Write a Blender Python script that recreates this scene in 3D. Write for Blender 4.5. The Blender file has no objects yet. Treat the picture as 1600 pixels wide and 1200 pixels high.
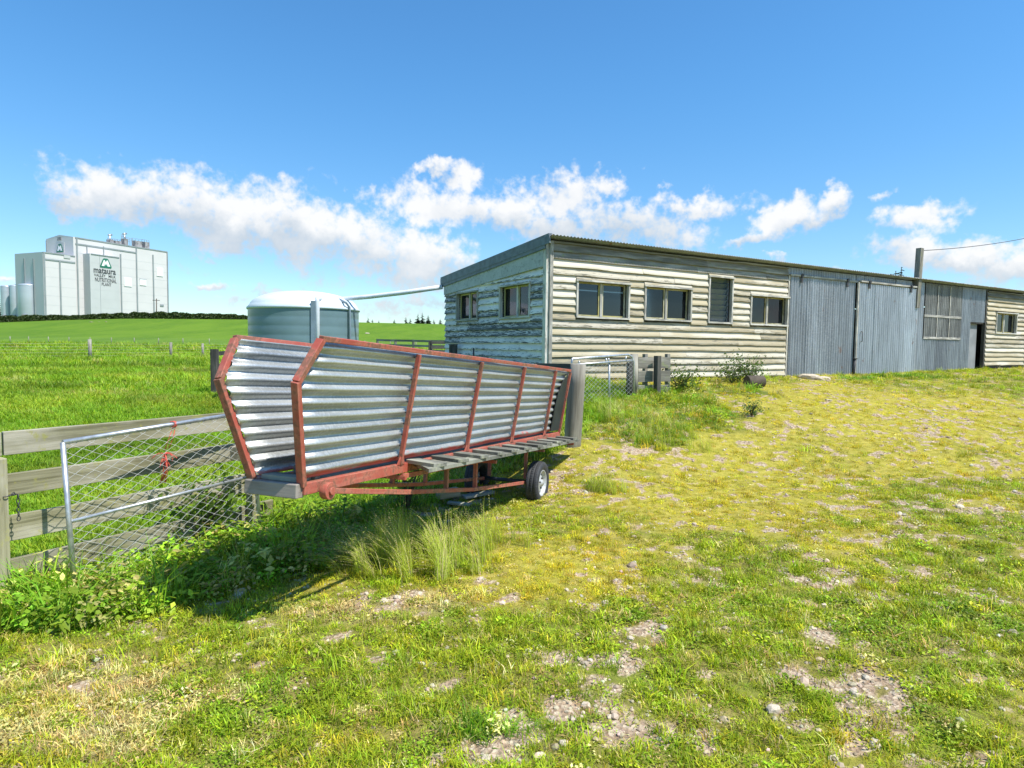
import bpy, math, random
import numpy as np
from mathutils import Vector, Matrix
random.seed(7); RNG = np.random.default_rng(11)
SC = bpy.context.scene; COL = SC.collection

# ------------------------------------------------------------------ camera, sky, sun, exposure
FPX = 1000.0; PITCH = math.atan(59/1000.0); ROLL = 0.0127; EYE = 1.74
_f = Vector((0, math.cos(PITCH), -math.sin(PITCH)))
_u0 = Vector((0, math.sin(PITCH), math.cos(PITCH)))
_r = Vector((1,0,0))*math.cos(ROLL) + _u0*math.sin(ROLL)
_u = Vector((1,0,0))*(-math.sin(ROLL)) + _u0*math.cos(ROLL)
CAM = Vector((0,0,EYE))
cam = bpy.data.cameras.new('camera'); cam.sensor_width = 36; cam.lens = FPX*36/1600
cam.clip_start = 0.05; cam.clip_end = 6000
camo = bpy.data.objects.new('camera', cam); COL.objects.link(camo); SC.camera = camo
camo.matrix_world = Matrix(((_r.x,_u.x,-_f.x,0),(_r.y,_u.y,-_f.y,0),(_r.z,_u.z,-_f.z,EYE),(0,0,0,1)))

SUN_AZ = math.radians(120.0)     # clockwise from the viewing direction (+y)
SUN_EL = math.radians(59.0)
SUNV = Vector((math.sin(SUN_AZ)*math.cos(SUN_EL), math.cos(SUN_AZ)*math.cos(SUN_EL), math.sin(SUN_EL)))
SUN_STRENGTH = 4.0; SKY_STRENGTH = 0.15; EXPOSURE = 0.76; CLOUD = 0.60
sl = bpy.data.lights.new('sun', 'SUN'); sl.energy = SUN_STRENGTH; sl.angle = math.radians(0.53); sl.color = (1.0, 0.955, 0.88)
so = bpy.data.objects.new('sun', sl); COL.objects.link(so); so.rotation_euler = (-SUNV).to_track_quat('-Z','Y').to_euler()
so.location = (10,-5,30)

SC.view_settings.view_transform = 'Standard'; SC.view_settings.look = 'None'
SC.view_settings.gamma = 1; SC.view_settings.use_curve_mapping = False; SC.view_settings.exposure = EXPOSURE
SC.cycles.max_bounces = 6; SC.cycles.transparent_max_bounces = 12; SC.cycles.caustics_reflective = False; SC.cycles.caustics_refractive = False

def ray(px, py): return _f + _r*((px-800)/FPX) + _u*((600-py)/FPX)      # photograph pixel -> direction
def at(px, py, y):                                                       # ... at forward distance y (metres)
    d = ray(px, py); return CAM + d*(y/d.y)

class NT:
    "small helper round a node tree"
    def __init__(s, nt): s.nt = nt; s.n = nt.nodes; s.l = nt.links
    def new(s, t, **kw):
        n = s.n.new(t)
        for k, v in kw.items(): setattr(n, k, v)
        return n
    def put(s, sock, v):
        if isinstance(v, bpy.types.NodeSocket): s.l.new(v, sock)
        elif v is not None:
            if isinstance(v, (tuple, list)) and sock.type == 'RGBA' and len(v) == 3: v = (*v, 1)
            sock.default_value = v
    def m(s, op, a, b=None, c=None, clamp=False):
        n = s.new('ShaderNodeMath', operation=op); n.use_clamp = clamp
        for i, v in enumerate((a, b, c)):
            if v is not None: s.put(n.inputs[i], v)
        return n.outputs[0]
    def ramp(s, v, a, b, lo=0.0, hi=1.0, smooth=True):
        n = s.new('ShaderNodeMapRange'); n.interpolation_type = 'SMOOTHSTEP' if smooth else 'LINEAR'
        s.put(n.inputs[0], v); n.inputs[1].default_value = a; n.inputs[2].default_value = b; n.inputs[3].default_value = lo; n.inputs[4].default_value = hi
        return n.outputs[0]
    def mix(s, f, a, b, blend='MIX'):
        n = s.new('ShaderNodeMix', data_type='RGBA', blend_type=blend)
        s.put(n.inputs[0], f); s.put(n.inputs[6], a); s.put(n.inputs[7], b); return n.outputs[2]
    def noise(s, vec, scale, detail=4, rough=0.55, dist=0.0):
        n = s.new('ShaderNodeTexNoise'); s.put(n.inputs['Vector'], vec)
        n.inputs['Scale'].default_value = scale; n.inputs['Detail'].default_value = detail; n.inputs['Roughness'].default_value = rough; n.inputs['Distortion'].default_value = dist
        return n
    def vmul(s, vec, xyz):
        n = s.new('ShaderNodeVectorMath', operation='MULTIPLY'); s.put(n.inputs[0], vec); n.inputs[1].default_value = xyz; return n.outputs[0]
    def vadd(s, a, b):
        n = s.new('ShaderNodeVectorMath', operation='ADD'); s.put(n.inputs[0], a); s.put(n.inputs[1], b); return n.outputs[0]

def build_world():
    w = bpy.data.worlds.new('World'); SC.world = w; w.use_nodes = True
    t = NT(w.node_tree); t.n.clear()
    sky = t.new('ShaderNodeTexSky'); sky.sky_type = 'NISHITA'; sky.sun_disc = False
    sky.sun_elevation = SUN_EL; sky.sun_rotation = SUN_AZ
    sky.altitude = 100; sky.air_density = 1.0; sky.dust_density = 0.25; sky.ozone_density = 2.2
    hs = t.new('ShaderNodeHueSaturation'); hs.inputs['Saturation'].default_value = 1.15; t.put(hs.inputs['Color'], sky.outputs[0])
    sz = t.new('ShaderNodeSeparateXYZ'); t.put(sz.inputs[0], t.new('ShaderNodeTexCoord').outputs['Generated'])
    skc = t.mix(1.0, hs.outputs[0], t.mix(t.ramp(sz.outputs[2], .0, .42), (.54,.63,.68), (.50,.76,.84)), 'MULTIPLY')   # thin dry air: the horizon stays blue
    bg = t.new('ShaderNodeBackground'); t.put(bg.inputs[0], skc); bg.inputs[1].default_value = SKY_STRENGTH
    tc = t.new('ShaderNodeTexCoord'); d = tc.outputs['Generated']
    # domain warp, so that the cloud edges billow
    n1 = t.noise(d, 9, 5, 0.6); n2 = t.noise(d, 34, 5, 0.62)
    def cen(n, k):
        a = t.new('ShaderNodeVectorMath', operation='SUBTRACT'); t.put(a.inputs[0], n.outputs['Color']); a.inputs[1].default_value = (.5,.5,.5)
        return t.vmul(a.outputs[0], (k,k,k))
    dw = t.vadd(t.vadd(d, cen(n1, .075)), cen(n2, .034))
    sp = t.new('ShaderNodeSeparateXYZ'); t.put(sp.inputs[0], dw)
    az = t.m('ARCTAN2', sp.outputs[0], sp.outputs[1]); el = t.m('ARCSINE', sp.outputs[2])
    # cumulus: (x, y, half width, half height, tilt in degrees, weight) measured on the photograph, turned into azimuth and elevation
    B = [(110,312,70,16,4,.9),(215,308,120,34,6,1),(330,330,140,42,12,1),(450,358,130,44,14,1),(560,378,120,38,12,1),(660,402,90,34,8,1),(715,405,38,18,0,.8),
         (440,288,48,16,5,.62),(540,300,60,14,20,.5),(600,318,60,22,10,.7),
         (672,262,44,12,-14,.85),(722,272,24,26,45,.9),(700,322,100,30,6,1),(800,330,58,38,15,1),
         (890,312,60,38,10,1),(945,288,36,24,10,1),(1000,352,110,36,8,1),(870,362,80,26,0,.9),(1085,316,84,19,0,.95),(1040,292,16,7,0,.6),
         (1168,372,48,12,0,.9),(1228,342,46,24,-14,1),(1285,322,36,20,-25,.95),(1430,342,66,22,2,1),(1378,306,26,10,-20,.7),(1372,345,20,12,0,.7),
         (1430,392,84,26,8,1),(1530,402,100,28,8,1),(1610,415,80,28,4,1),(1217,407,14,8,0,.8),(1560,440,90,12,0,.6),(1150,430,60,8,0,.3),
         (340,452,42,9,2,.75),(425,456,62,12,0,.8),(600,488,80,18,0,.6),(650,440,90,18,8,.75),(370,472,34,7,0,.6),(322,400,22,7,25,.6),(380,400,50,12,10,.4),(660,472,60,14,0,.7),
         (8,442,18,9,0,.8),(105,250,40,8,20,.3),(250,415,120,14,2,.42),(520,440,90,12,0,.42),(700,470,120,16,0,.5),(930,420,120,12,0,.4),(1330,430,120,14,0,.42),(500,262,50,10,-15,.32),(1010,262,40,8,10,.3)]
    tot = None; low = None
    for ib, (cx,cy,rx,ry,rot,wt) in enumerate(B):
        rx *= 1.10; ry *= 1.16
        if ib < 7: rx *= 1.12; ry *= 1.25
        q = ray(cx,cy).normalized(); a0 = math.atan2(q.x,q.y); e0 = math.asin(q.z)
        k = 1.0/FPX*math.cos(a0)**1; rx *= 1.0*k*math.cos(a0); ry *= .98*k; ph = -math.radians(rot)
        da = t.m('SUBTRACT', az, a0); de = t.m('SUBTRACT', el, e0)
        X = t.m('ADD', t.m('MULTIPLY', da, math.cos(ph)/rx), t.m('MULTIPLY', de, math.sin(ph)/rx))
        Y = t.m('ADD', t.m('MULTIPLY', da, -math.sin(ph)/ry), t.m('MULTIPLY', de, math.cos(ph)/ry))
        r2 = t.m('ADD', t.m('MULTIPLY', X, X), t.m('MULTIPLY', Y, Y))
        g = t.m('MULTIPLY', t.m('EXPONENT', t.m('MULTIPLY', r2, -0.9)), wt)
        gy = t.m('MULTIPLY', g, Y)
        tot = g if tot is None else t.m('SMOOTH_MAX', tot, g, .12)
        low = gy if low is None else t.m('ADD', low, gy)
    # the same kind of cloud goes on round the rest of the horizon
    band = t.m('MULTIPLY', t.ramp(el, .0, .08), t.ramp(el, .34, .16))
    gn = t.noise(d, 3.2, 3, .5)
    side = t.ramp(t.m('ABSOLUTE', az), .80, .95)
    tot = t.m('ADD', tot, t.m('MULTIPLY', t.m('MULTIPLY', band, side), t.ramp(gn.outputs[0], .56, .70)))
    n3 = t.noise(d, 60, 6, .62)
    n4 = t.noise(d, 15, 4, .55)
    fld = t.m('ADD', t.m('ADD', tot, t.m('MULTIPLY', t.m('SUBTRACT', n3.outputs[0], .5), .95)), t.m('MULTIPLY', t.m('SUBTRACT', n4.outputs[0], .5), 1.1))
    fld = t.m('ADD', tot, t.m('MULTIPLY', t.m('SUBTRACT', fld, tot), t.ramp(tot, .05, .40)))
    mask = t.ramp(fld, .34, .94)
    mask = t.m('MULTIPLY', mask, t.ramp(el, .0, .02))
    hgt = t.m('DIVIDE', low, t.m('ADD', tot, .05))
    shade = t.m('ADD', t.ramp(hgt, -.9, .6, .0, 1), t.m('MULTIPLY', t.m('SUBTRACT', n4.outputs[0], .5), 1.8), clamp=True)
    ccol = t.mix(shade, (.60,.68,.77), (1.0,1.0,1.0))
    cb = t.new('ShaderNodeBackground'); t.put(cb.inputs[0], ccol); cb.inputs[1].default_value = CLOUD
    mx = t.new('ShaderNodeMixShader'); t.put(mx.inputs[0], t.m('MULTIPLY', mask, .96)); t.l.new(bg.outputs[0], mx.inputs[1]); t.l.new(cb.outputs[0], mx.inputs[2])
    out = t.new('ShaderNodeOutputWorld'); t.l.new(mx.outputs[0], out.inputs[0])
    w.cycles.sampling_method = 'MANUAL'; w.cycles.sample_map_resolution = 512
build_world()

# ------------------------------------------------------------------ naming and building helpers
WLOC = {}
def tag(o, label=None, cat=None, group=None, kind=None):
    if label: o['label'] = label
    if cat: o['category'] = cat
    if group: o['group'] = group
    if kind: o['kind'] = kind
    return o
def thing(name, label, cat, loc, group=None, rotz=0.0):
    o = bpy.data.objects.new(name, None); COL.objects.link(o); o.empty_display_size = .2
    o.location = loc; o.rotation_euler = (0,0,rotz); WLOC[o.name] = Vector(loc)
    return tag(o, label, cat, group)
class MB:
    def __init__(s): s.v = []; s.f = []; s.g = []; s.sm = []
    def add(s, vs, fs, gc=None, smooth=False):
        b = len(s.v); s.v += [tuple(p) for p in vs]
        s.g += [tuple(p) for p in (gc if gc is not None else vs)]
        for f in fs: s.f.append(tuple(i+b for i in f)); s.sm.append(smooth)
        return s
    def box(s, c, X, Y, Z, sx, sy, sz, goff=None):
        "box with centre c, unit axes X Y Z and full sizes; grain runs along X"
        c = Vector(c); vs = []; gs = []; o = goff if goff is not None else random.random()*37
        flip = X.cross(Y).dot(Z) < 0
        for k in (-.5,.5):
            for j in (-.5,.5):
                for i in (-.5,.5):
                    vs.append(c + X*(i*sx) + Y*(j*sy) + Z*(k*sz)); gs.append((o+i*sx, o*1.7+j*sy, k*sz))
        fs = [(0,2,3,1),(4,5,7,6),(0,1,5,4),(2,6,7,3),(0,4,6,2),(1,3,7,5)]
        return s.add(vs, [tuple(reversed(f)) for f in fs] if flip else fs, gs)
    def beam(s, p, q, w, h, up=Vector((0,0,1)), ext=0.0):
        p = Vector(p); q = Vector(q); X = (q-p).normalized(); Z = up - X*up.dot(X)
        if Z.length < 1e-4: Z = Vector((0,1,0)) - X*X.y
        Z.normalize(); Y = Z.cross(X)
        return s.box((p+q)/2, X, Y, Z, (q-p).length+ext, w, h)
    def tube(s, pts, r, n=8, cap=True, smooth=True):
        pts = [Vector(p) for p in pts]; m = len(pts); vs = []; gs = []; fs = []; L = 0.0; o = random.random()*37
        rr = r if isinstance(r, (list, tuple)) else [r]*m
        t0 = (pts[1]-pts[0]).normalized(); a = Vector((0,0,1)) if abs(t0.z) < .9 else Vector((1,0,0))
        for i, p in enumerate(pts):
            t = (pts[min(i+1,m-1)] - pts[max(i-1,0)]).normalized()
            a = (a - t*a.dot(t)).normalized(); b = t.cross(a)
            if i: L += (p-pts[i-1]).length
            for k in range(n):
                an = 2*math.pi*k/n; vs.append(p + (a*math.cos(an)+b*math.sin(an))*rr[i]); gs.append((o+L, rr[i]*math.cos(an), rr[i]*math.sin(an)))
        for i in range(m-1):
            for k in range(n):
                k2 = (k+1)%n; fs.append((i*n+k, i*n+k2, (i+1)*n+k2, (i+1)*n+k))
        s.add(vs, fs, gs, smooth)
        if cap:
            b0 = len(s.v)-m*n
            s.f.append(tuple(b0+k for k in reversed(range(n)))); s.sm.append(False)
            s.f.append(tuple(b0+(m-1)*n+k for k in range(n))); s.sm.append(False)
        return s
    def lathe(s, c, prof, n=48, axis=None):
        "profile (radius, height) round the axis through c"
        c = Vector(c); Z = Vector(axis) if axis else Vector((0,0,1)); X = Z.orthogonal().normalized(); Y = Z.cross(X)
        vs = []; gs = []; fs = []
        for (r, z) in prof:
            for k in range(n):
                an = 2*math.pi*k/n; vs.append(c + (X*math.cos(an)+Y*math.sin(an))*r + Z*z); gs.append((an, z, r))
        for i in range(len(prof)-1):
            for k in range(n):
                k2 = (k+1)%n; fs.append((i*n+k, i*n+k2, (i+1)*n+k2, (i+1)*n+k))
        return s.add(vs, fs, gs, True)
    def prism(s, poly, ext):
        "planar polygon (world points) pushed along the vector ext"
        poly = [Vector(p) for p in poly]; n = len(poly); ext = Vector(ext)
        s.add(poly + [p+ext for p in poly], [tuple(reversed(range(n))), tuple(range(n, 2*n))] + [(i, (i+1)%n, n+(i+1)%n, n+i) for i in range(n)])
        return s
    def mesh(s, name, mat, off=Vector((0,0,0))):
        me = bpy.data.meshes.new(name)
        me.from_pydata([(p[0]-off.x, p[1]-off.y, p[2]-off.z) for p in s.v], [], s.f)
        me.polygons.foreach_set('use_smooth', s.sm)
        at_ = me.attributes.new('gc', 'FLOAT_VECTOR', 'POINT'); at_.data.foreach_set('vector', [c for g in s.g for c in g])
        for m_ in (mat if isinstance(mat, (list, tuple)) else [mat]): me.materials.append(m_)
        me.update(); return me
    def build(s, name, mat, parent=None, bevel=0.0):
        off = WLOC[parent.name] if parent else Vector((0,0,0))
        o = bpy.data.objects.new(name, s.mesh(name, mat, off)); COL.objects.link(o)
        if parent: o.parent = parent
        WLOC[o.name] = off
        if bevel:
            b = o.modifiers.new('bevel','BEVEL'); b.width = bevel; b.segments = 2; b.limit_method = 'ANGLE'
        return o
def copy_tree(o, parent=None, loc=None, rotz=None, label=None, scale=None):
    c = o.copy(); COL.objects.link(c); c.parent = parent
    if loc is not None: c.location = loc; WLOC[c.name] = Vector(loc)
    if rotz is not None: c.rotation_euler = (0,0,rotz)
    if scale is not None: c.scale = scale
    if label: c['label'] = label
    for ch in list(o.children): copy_tree(ch, c)
    return c
# ------------------------------------------------------------------ the lie of the land
K = Vector((0.7017, 13.0, 0)); SAZ = math.radians(59.6)          # near corner of the shed, direction of its long wall
U = Vector((math.sin(SAZ), math.cos(SAZ), 0)); N = Vector((math.cos(SAZ), -math.sin(SAZ), 0)); Z = Vector((0,0,1))
def sst(a, b, x):
    t = np.clip((np.asarray(x, float)-a)/(b-a), 0, 1); return t*t*(3-2*t)
def vnoise(x, y, seed=0):
    "value noise on a hashed lattice"
    xi = np.floor(x).astype(np.int64); yi = np.floor(y).astype(np.int64); fx = x-xi; fy = y-yi
    fx = fx*fx*(3-2*fx); fy = fy*fy*(3-2*fy)
    def h(a, b):
        v = (a*374761393 + b*668265263 + seed*974634317) & 0x7fffffff
        v = ((v ^ (v >> 13))*1274126177) & 0x7fffffff
        return ((v ^ (v >> 16)) & 0xffff)/65535.0
    return (h(xi,yi)*(1-fx)+h(xi+1,yi)*fx)*(1-fy) + (h(xi,yi+1)*(1-fx)+h(xi+1,yi+1)*fx)*fy
def fbm(x, y, sc, oct=4, seed=0):
    s = 0; a = .5; n = 0
    for o in range(oct):
        s = s + a*vnoise(np.asarray(x)*sc+13.7*o, np.asarray(y)*sc-7.1*o, seed+o); n += a; a *= .5; sc *= 2.03
    return s/n
def hgt(x, y):
    x = np.asarray(x, float); y = np.asarray(y, float)
    t = (x-K.x)*U.x + (y-K.y)*U.y; s = (x-K.x)*N.x + (y-K.y)*N.y
    base = 1.03 + .012*np.clip(t-7, 0, 25)
    A = sst(-5.2, -1, t); L = 6 + 3.5*sst(0, 8, t)
    B = np.where(s > 0, 1 - sst(0, 1, s/L), 1 - sst(6, 40, -s))
    Ef = 1 - sst(30, 60, t)*.6
    ang = np.interp(x/np.maximum(y, 1), [-1.6,-.82,-.72,-.6,-.4,-.22,0,.4,.9], [.018,.0255,.031,.0355,.0365,.034,.032,.022,.012])
    crest = ang*220 + EYE
    lin = .0125*np.clip(y-8, 0, 212); q = np.clip((y-90)/130, 0, 1)
    fld = lin + (crest-2.65)*q**2.2 + np.where(y > 220, .4*(1-np.exp(-np.clip(y-220,0,1e4)/10)), 0)
    near = 1-sst(25, 60, np.hypot(x, y))
    bump = near*((fbm(x,y,.8,3,5)-.5)*.10 + (fbm(x,y,4.5,3,9)-.5)*.035)
    bump = bump*(.35+.65*sst(.2, 1.2, np.abs(s)))
    rise = np.maximum(base*A*B*Ef, 0)*(1-q)
    return np.maximum(rise, fld) + bump
def h1(x, y): return float(hgt(np.array([x]), np.array([y]))[0])
def gnd(px, py):
    "where the line of sight through a photograph pixel meets the ground"
    d = ray(px, py); y = 1.5
    while y < 400:
        p = CAM + d*(y/d.y)
        if p.z <= h1(p.x, p.y): return p
        y *= 1.01
    return p
FENCE = [(-8.5,-3.6),(-3.4,4.3),(-2.3,6.0),(.75,9.0),(2.3,12.2),(1.9,13.0),(-1.8,17.3),(10,60)]   # edge between yard and paddock
def paddock(x, y):
    fx = np.interp(y, [p[1] for p in FENCE], [p[0] for p in FENCE]); return sst(-.25, .15, fx - x + .25*(fbm(x,y,1.5,2,3)-.5))
# ground cover zones, laid out from the photograph: pixel, radius along x and y in metres, weight
GRAVEL = [(1000,995,.10,.22,.9),(970,1030,.12,.2,.9),(880,1120,.16,.16,1),(780,1175,.16,.12,.9),(1240,900,.25,.22,.8),(1200,985,.16,.14,.7),(1330,1080,.26,.16,1),(1210,1110,.13,.1,.8),(1415,1070,.14,.1,.8),
          (1120,960,.2,.2,.6),(890,1090,.2,.1,.7),(1370,1160,.2,.1,.9),(1560,940,.3,.3,.5),(1450,900,.3,.3,.4),(1300,960,.25,.25,.6),(1030,1110,.14,.14,.6),(1530,1130,.2,.15,.6),(1100,1170,.16,.1,.5),
          (905,735,.45,.9,1.1),(880,780,.4,.4,1.0),(985,725,.6,.8,.9),(1000,690,.7,.6,.5),(640,930,.28,.2,.8),(375,935,.12,.12,.8),(600,935,.3,.2,.6),(1275,592,.9,.5,.9),(1255,600,1.0,.5,.5),
          (1510,800,.8,.5,.5),(1390,800,.7,.3,.4),(1585,850,.5,.4,.5),(1330,630,2.0,.8,.25),(1460,680,2,1,.3),(700,785,.5,.3,.6),(1220,700,1.2,.5,.25)]
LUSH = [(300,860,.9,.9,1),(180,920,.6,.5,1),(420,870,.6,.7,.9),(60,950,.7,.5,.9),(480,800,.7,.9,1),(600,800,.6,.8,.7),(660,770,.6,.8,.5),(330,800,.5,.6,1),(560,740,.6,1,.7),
        (960,640,.9,1.6,.95),(1000,670,.9,.9,.6),(1060,635,1.2,1.0,.8),(1090,655,.8,.6,.4),(1120,610,1.2,.6,1),(1010,615,.8,.7,.8),(930,640,.5,1,.7),(1200,600,.8,.4,.5),(1440,590,2.5,.35,.9),(1340,592,.8,.4,.8),(1540,578,1.2,.3,.6),
        (640,850,.45,.4,.5),(740,830,.4,.5,.6),(950,770,.35,.5,.5),(880,1000,.3,.2,.3),(830,1150,.35,.16,.5),(700,1150,.3,.12,.5),(1000,1150,.3,.14,.4),(1100,930,.35,.25,.4),(1440,960,.4,.25,.5),(1560,1040,.3,.2,.4),(560,1080,.3,.15,.35),(1170,640,.5,.4,.4)]
YELL = [(1300,640,5,2.2,.9),(1050,700,1.6,1.6,.8),(1100,800,1.6,1.0,.7),(900,900,.8,.6,.7),(1500,640,4,2,.9),(1250,750,2,1,.6),(740,930,.6,.4,.6),(1020,690,.8,.6,.6),(950,860,.8,.5,.6),(1300,850,1.0,.6,.4),(1500,720,2,1,.6),(780,1040,.3,.2,.4)]
TRACKS = [[(760,1195),(860,1120),(980,1010),(1090,940),(1200,870),(1330,760),(1430,680),(1500,630)],[(1350,1195),(1330,1090),(1290,985),(1330,900),(1430,810),(1520,740),(1600,690)]]
def tracks(x, y):
    if 't' not in _zc: _zc['t'] = [[gnd(*q) for q in T_] for T_ in TRACKS]
    s = np.zeros(np.shape(x))
    for P_ in _zc['t']:
        for a, b in zip(P_[:-1], P_[1:]):
            dx, dy = b.x-a.x, b.y-a.y; u_ = np.clip(((x-a.x)*dx+(y-a.y)*dy)/(dx*dx+dy*dy), 0, 1); w = .16+.012*(a.y+u_*dy)
            s = np.maximum(s, np.exp(-((x-a.x-u_*dx)**2+(y-a.y-u_*dy)**2)/(w*w)))
    return s
DRY = [(120,1060,.5,.25,1),(300,1090,.5,.2,.8),(60,1160,.5,.16,.9),(640,1120,.22,.12,.7),(500,960,.5,.25,.5),(180,1150,.4,.15,.8),(400,1010,.4,.2,.5),(690,940,.4,.2,.5)]
_zc = {}
def zone(name, lst, x, y):
    if name not in _zc: _zc[name] = [(gnd(a,b), c, d, w) for a,b,c,d,w in lst]
    s = np.zeros(np.shape(x))
    for p, rx, ry, w in _zc[name]:
        s += w*np.exp(-(((x-p.x)/rx)**2 + ((y-p.y)/ry)**2))
    return s
def masks(x, y):
    pad = paddock(x, y); yd = 1-pad
    n1 = fbm(x,y,3.2,4,21); n2 = fbm(x,y,1.1,4,31); n3 = fbm(x,y,2.2,4,41); n4 = fbm(x,y,9,3,51)
    far = sst(3, 9, y)
    n5 = fbm(x,y,22,3,53)
    g = sst(.40, 1.15, zone('g',GRAVEL,x,y)*.6 + tracks(x,y)*.50 + (n1-.5)*1.8 + (n4-.5)*2.9 + (n5-.5)*2.6)*yd
    right = sst(-.15,.25,x/np.maximum(y,.5))
    g = np.maximum(g, sst(.54,.74, n1*.45+n4*.35+n5*.2+.05*right)*.75*yd*(1-far*.5))
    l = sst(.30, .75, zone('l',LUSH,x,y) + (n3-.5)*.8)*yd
    yl = sst(-.05, 1.25, zone('y',YELL,x,y) + (n2-.5)*2.0 + (n4-.5)*1.2 + .22 + far*.08)*yd
    d = sst(.3, .8, zone('d',DRY,x,y) + (n3-.5)*1.2)*yd
    return pad, g, l, yl, d

def axis_coords(a, b, step, lo, hi, gr):
    c = list(np.arange(a, b+1e-6, step)); s = step
    while c[-1] < hi: s *= gr; c.append(c[-1]+s)
    s = step
    while c[0] > lo: s *= gr; c.insert(0, c[0]-s)
    return np.array(c)
GX = axis_coords(-6, 12, .085, -2500, 2500, 1.06); GY = axis_coords(1.2, 15, .085, -200, 4000, 1.055)

# ------------------------------------------------------------------ materials
def mat(name):
    m = bpy.data.materials.new(name); m.use_nodes = True; t = NT(m.node_tree); t.n.clear()
    out = t.new('ShaderNodeOutputMaterial'); b = t.new('ShaderNodeBsdfPrincipled'); t.l.new(b.outputs[0], out.inputs[0])
    return m, t, b, out
def gcoord(t, rnd=True):
    a = t.new('ShaderNodeAttribute', attribute_name='gc')
    if not rnd: return a.outputs['Vector']
    oi = t.new('ShaderNodeObjectInfo'); c = t.new('ShaderNodeCombineXYZ')
    t.put(c.inputs[0], t.m('MULTIPLY', oi.outputs['Random'], 53.0)); t.put(c.inputs[1], t.m('MULTIPLY', oi.outputs['Random'], 31.0))
    return t.vadd(a.outputs['Vector'], c.outputs[0])
def bump(t, b, h, dist=.004, strength=.6):
    n = t.new('ShaderNodeBump'); n.inputs['Distance'].default_value = dist; n.inputs['Strength'].default_value = strength
    t.put(n.inputs['Height'], h); t.l.new(n.outputs[0], b.inputs['Normal'])
def m_plain(name, col, rough=.6, metal=0.0, var=.25, scale=6, spec=.5):
    m, t, b, o = mat(name); g = gcoord(t); n = t.noise(g, scale, 5)
    c = t.mix(t.ramp(n.outputs[0], .3, .7), tuple(x*(1-var) for x in col), tuple(min(1,x*(1+var)) for x in col))
    t.put(b.inputs['Base Color'], c); b.inputs['Roughness'].default_value = rough; b.inputs['Metallic'].default_value = metal; b.inputs['Specular IOR Level'].default_value = spec
    return m
def m_wood(name, dark, mid, light, lichen=None, paint=None, pcover=.5, rough=.85, psc=1.0, mixr=.0, edge=.0):
    "weathered timber: grain along the piece, knots, lichen, and optional peeling paint"
    m, t, b, o = mat(name); g = gcoord(t)
    gr = t.noise(t.vmul(g, (1.6, 42, 42)), 1.0, 6, .62, .3); big = t.noise(t.vmul(g, (1.2, 6, 6)), 1.0, 4, .6)
    c = t.mix(t.ramp(gr.outputs[0], .3, .68), dark, mid); c = t.mix(t.ramp(big.outputs[0], .42, .7), c, light)
    h = gr.outputs[0]
    if lichen:
        ln = t.noise(g, 9, 6, .7); c = t.mix(t.ramp(ln.outputs[0], .54, .66, 0, .75), c, lichen)
    if paint:
        oi = t.new('ShaderNodeObjectInfo')
        pn = t.noise(t.vmul(g, (2.6*psc, 16*psc, 16*psc)), 1.0, 8, .70, .4)
        th = t.m('ADD', pn.outputs[0], t.m('MULTIPLY', t.m('SUBTRACT', oi.outputs['Random'], .5), .16))
        if edge:
            sv = t.new('ShaderNodeSeparateXYZ'); t.put(sv.inputs[0], g); th = t.m('SUBTRACT', th, t.m('ADD', t.ramp(sv.outputs[2], .0, .06, edge, 0), t.ramp(sv.outputs[2], .130, .15, 0, edge*.6)))
        pm = t.ramp(th, .53-(pcover-.5)*.4, .57-(pcover-.5)*.4)
        tone = t.noise(t.vmul(g, (.9, 3, 3)), 1.0, 3)
        pc = t.mix(t.ramp(t.m('ADD', tone.outputs[0], t.m('MULTIPLY', t.m('SUBTRACT', t.m('FRACT', t.m('MULTIPLY', oi.outputs['Random'], 7.31)), .5), mixr)), .38, .64), paint[0], paint[1])
        c = t.mix(pm, c, pc); h = t.m('ADD', t.m('MULTIPLY', gr.outputs[0], .5), t.m('MULTIPLY', pm, .35))
    oi2 = t.new('ShaderNodeObjectInfo'); v = t.ramp(oi2.outputs['Random'], 0, 1, .8, 1.15, False)
    hv = t.new('ShaderNodeHueSaturation'); t.put(hv.inputs['Value'], v); t.put(hv.inputs['Color'], c)
    t.put(b.inputs['Base Color'], hv.outputs[0]); b.inputs['Roughness'].default_value = rough; b.inputs['Specular IOR Level'].default_value = .25
    bump(t, b, h, .004, .7); return m
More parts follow.
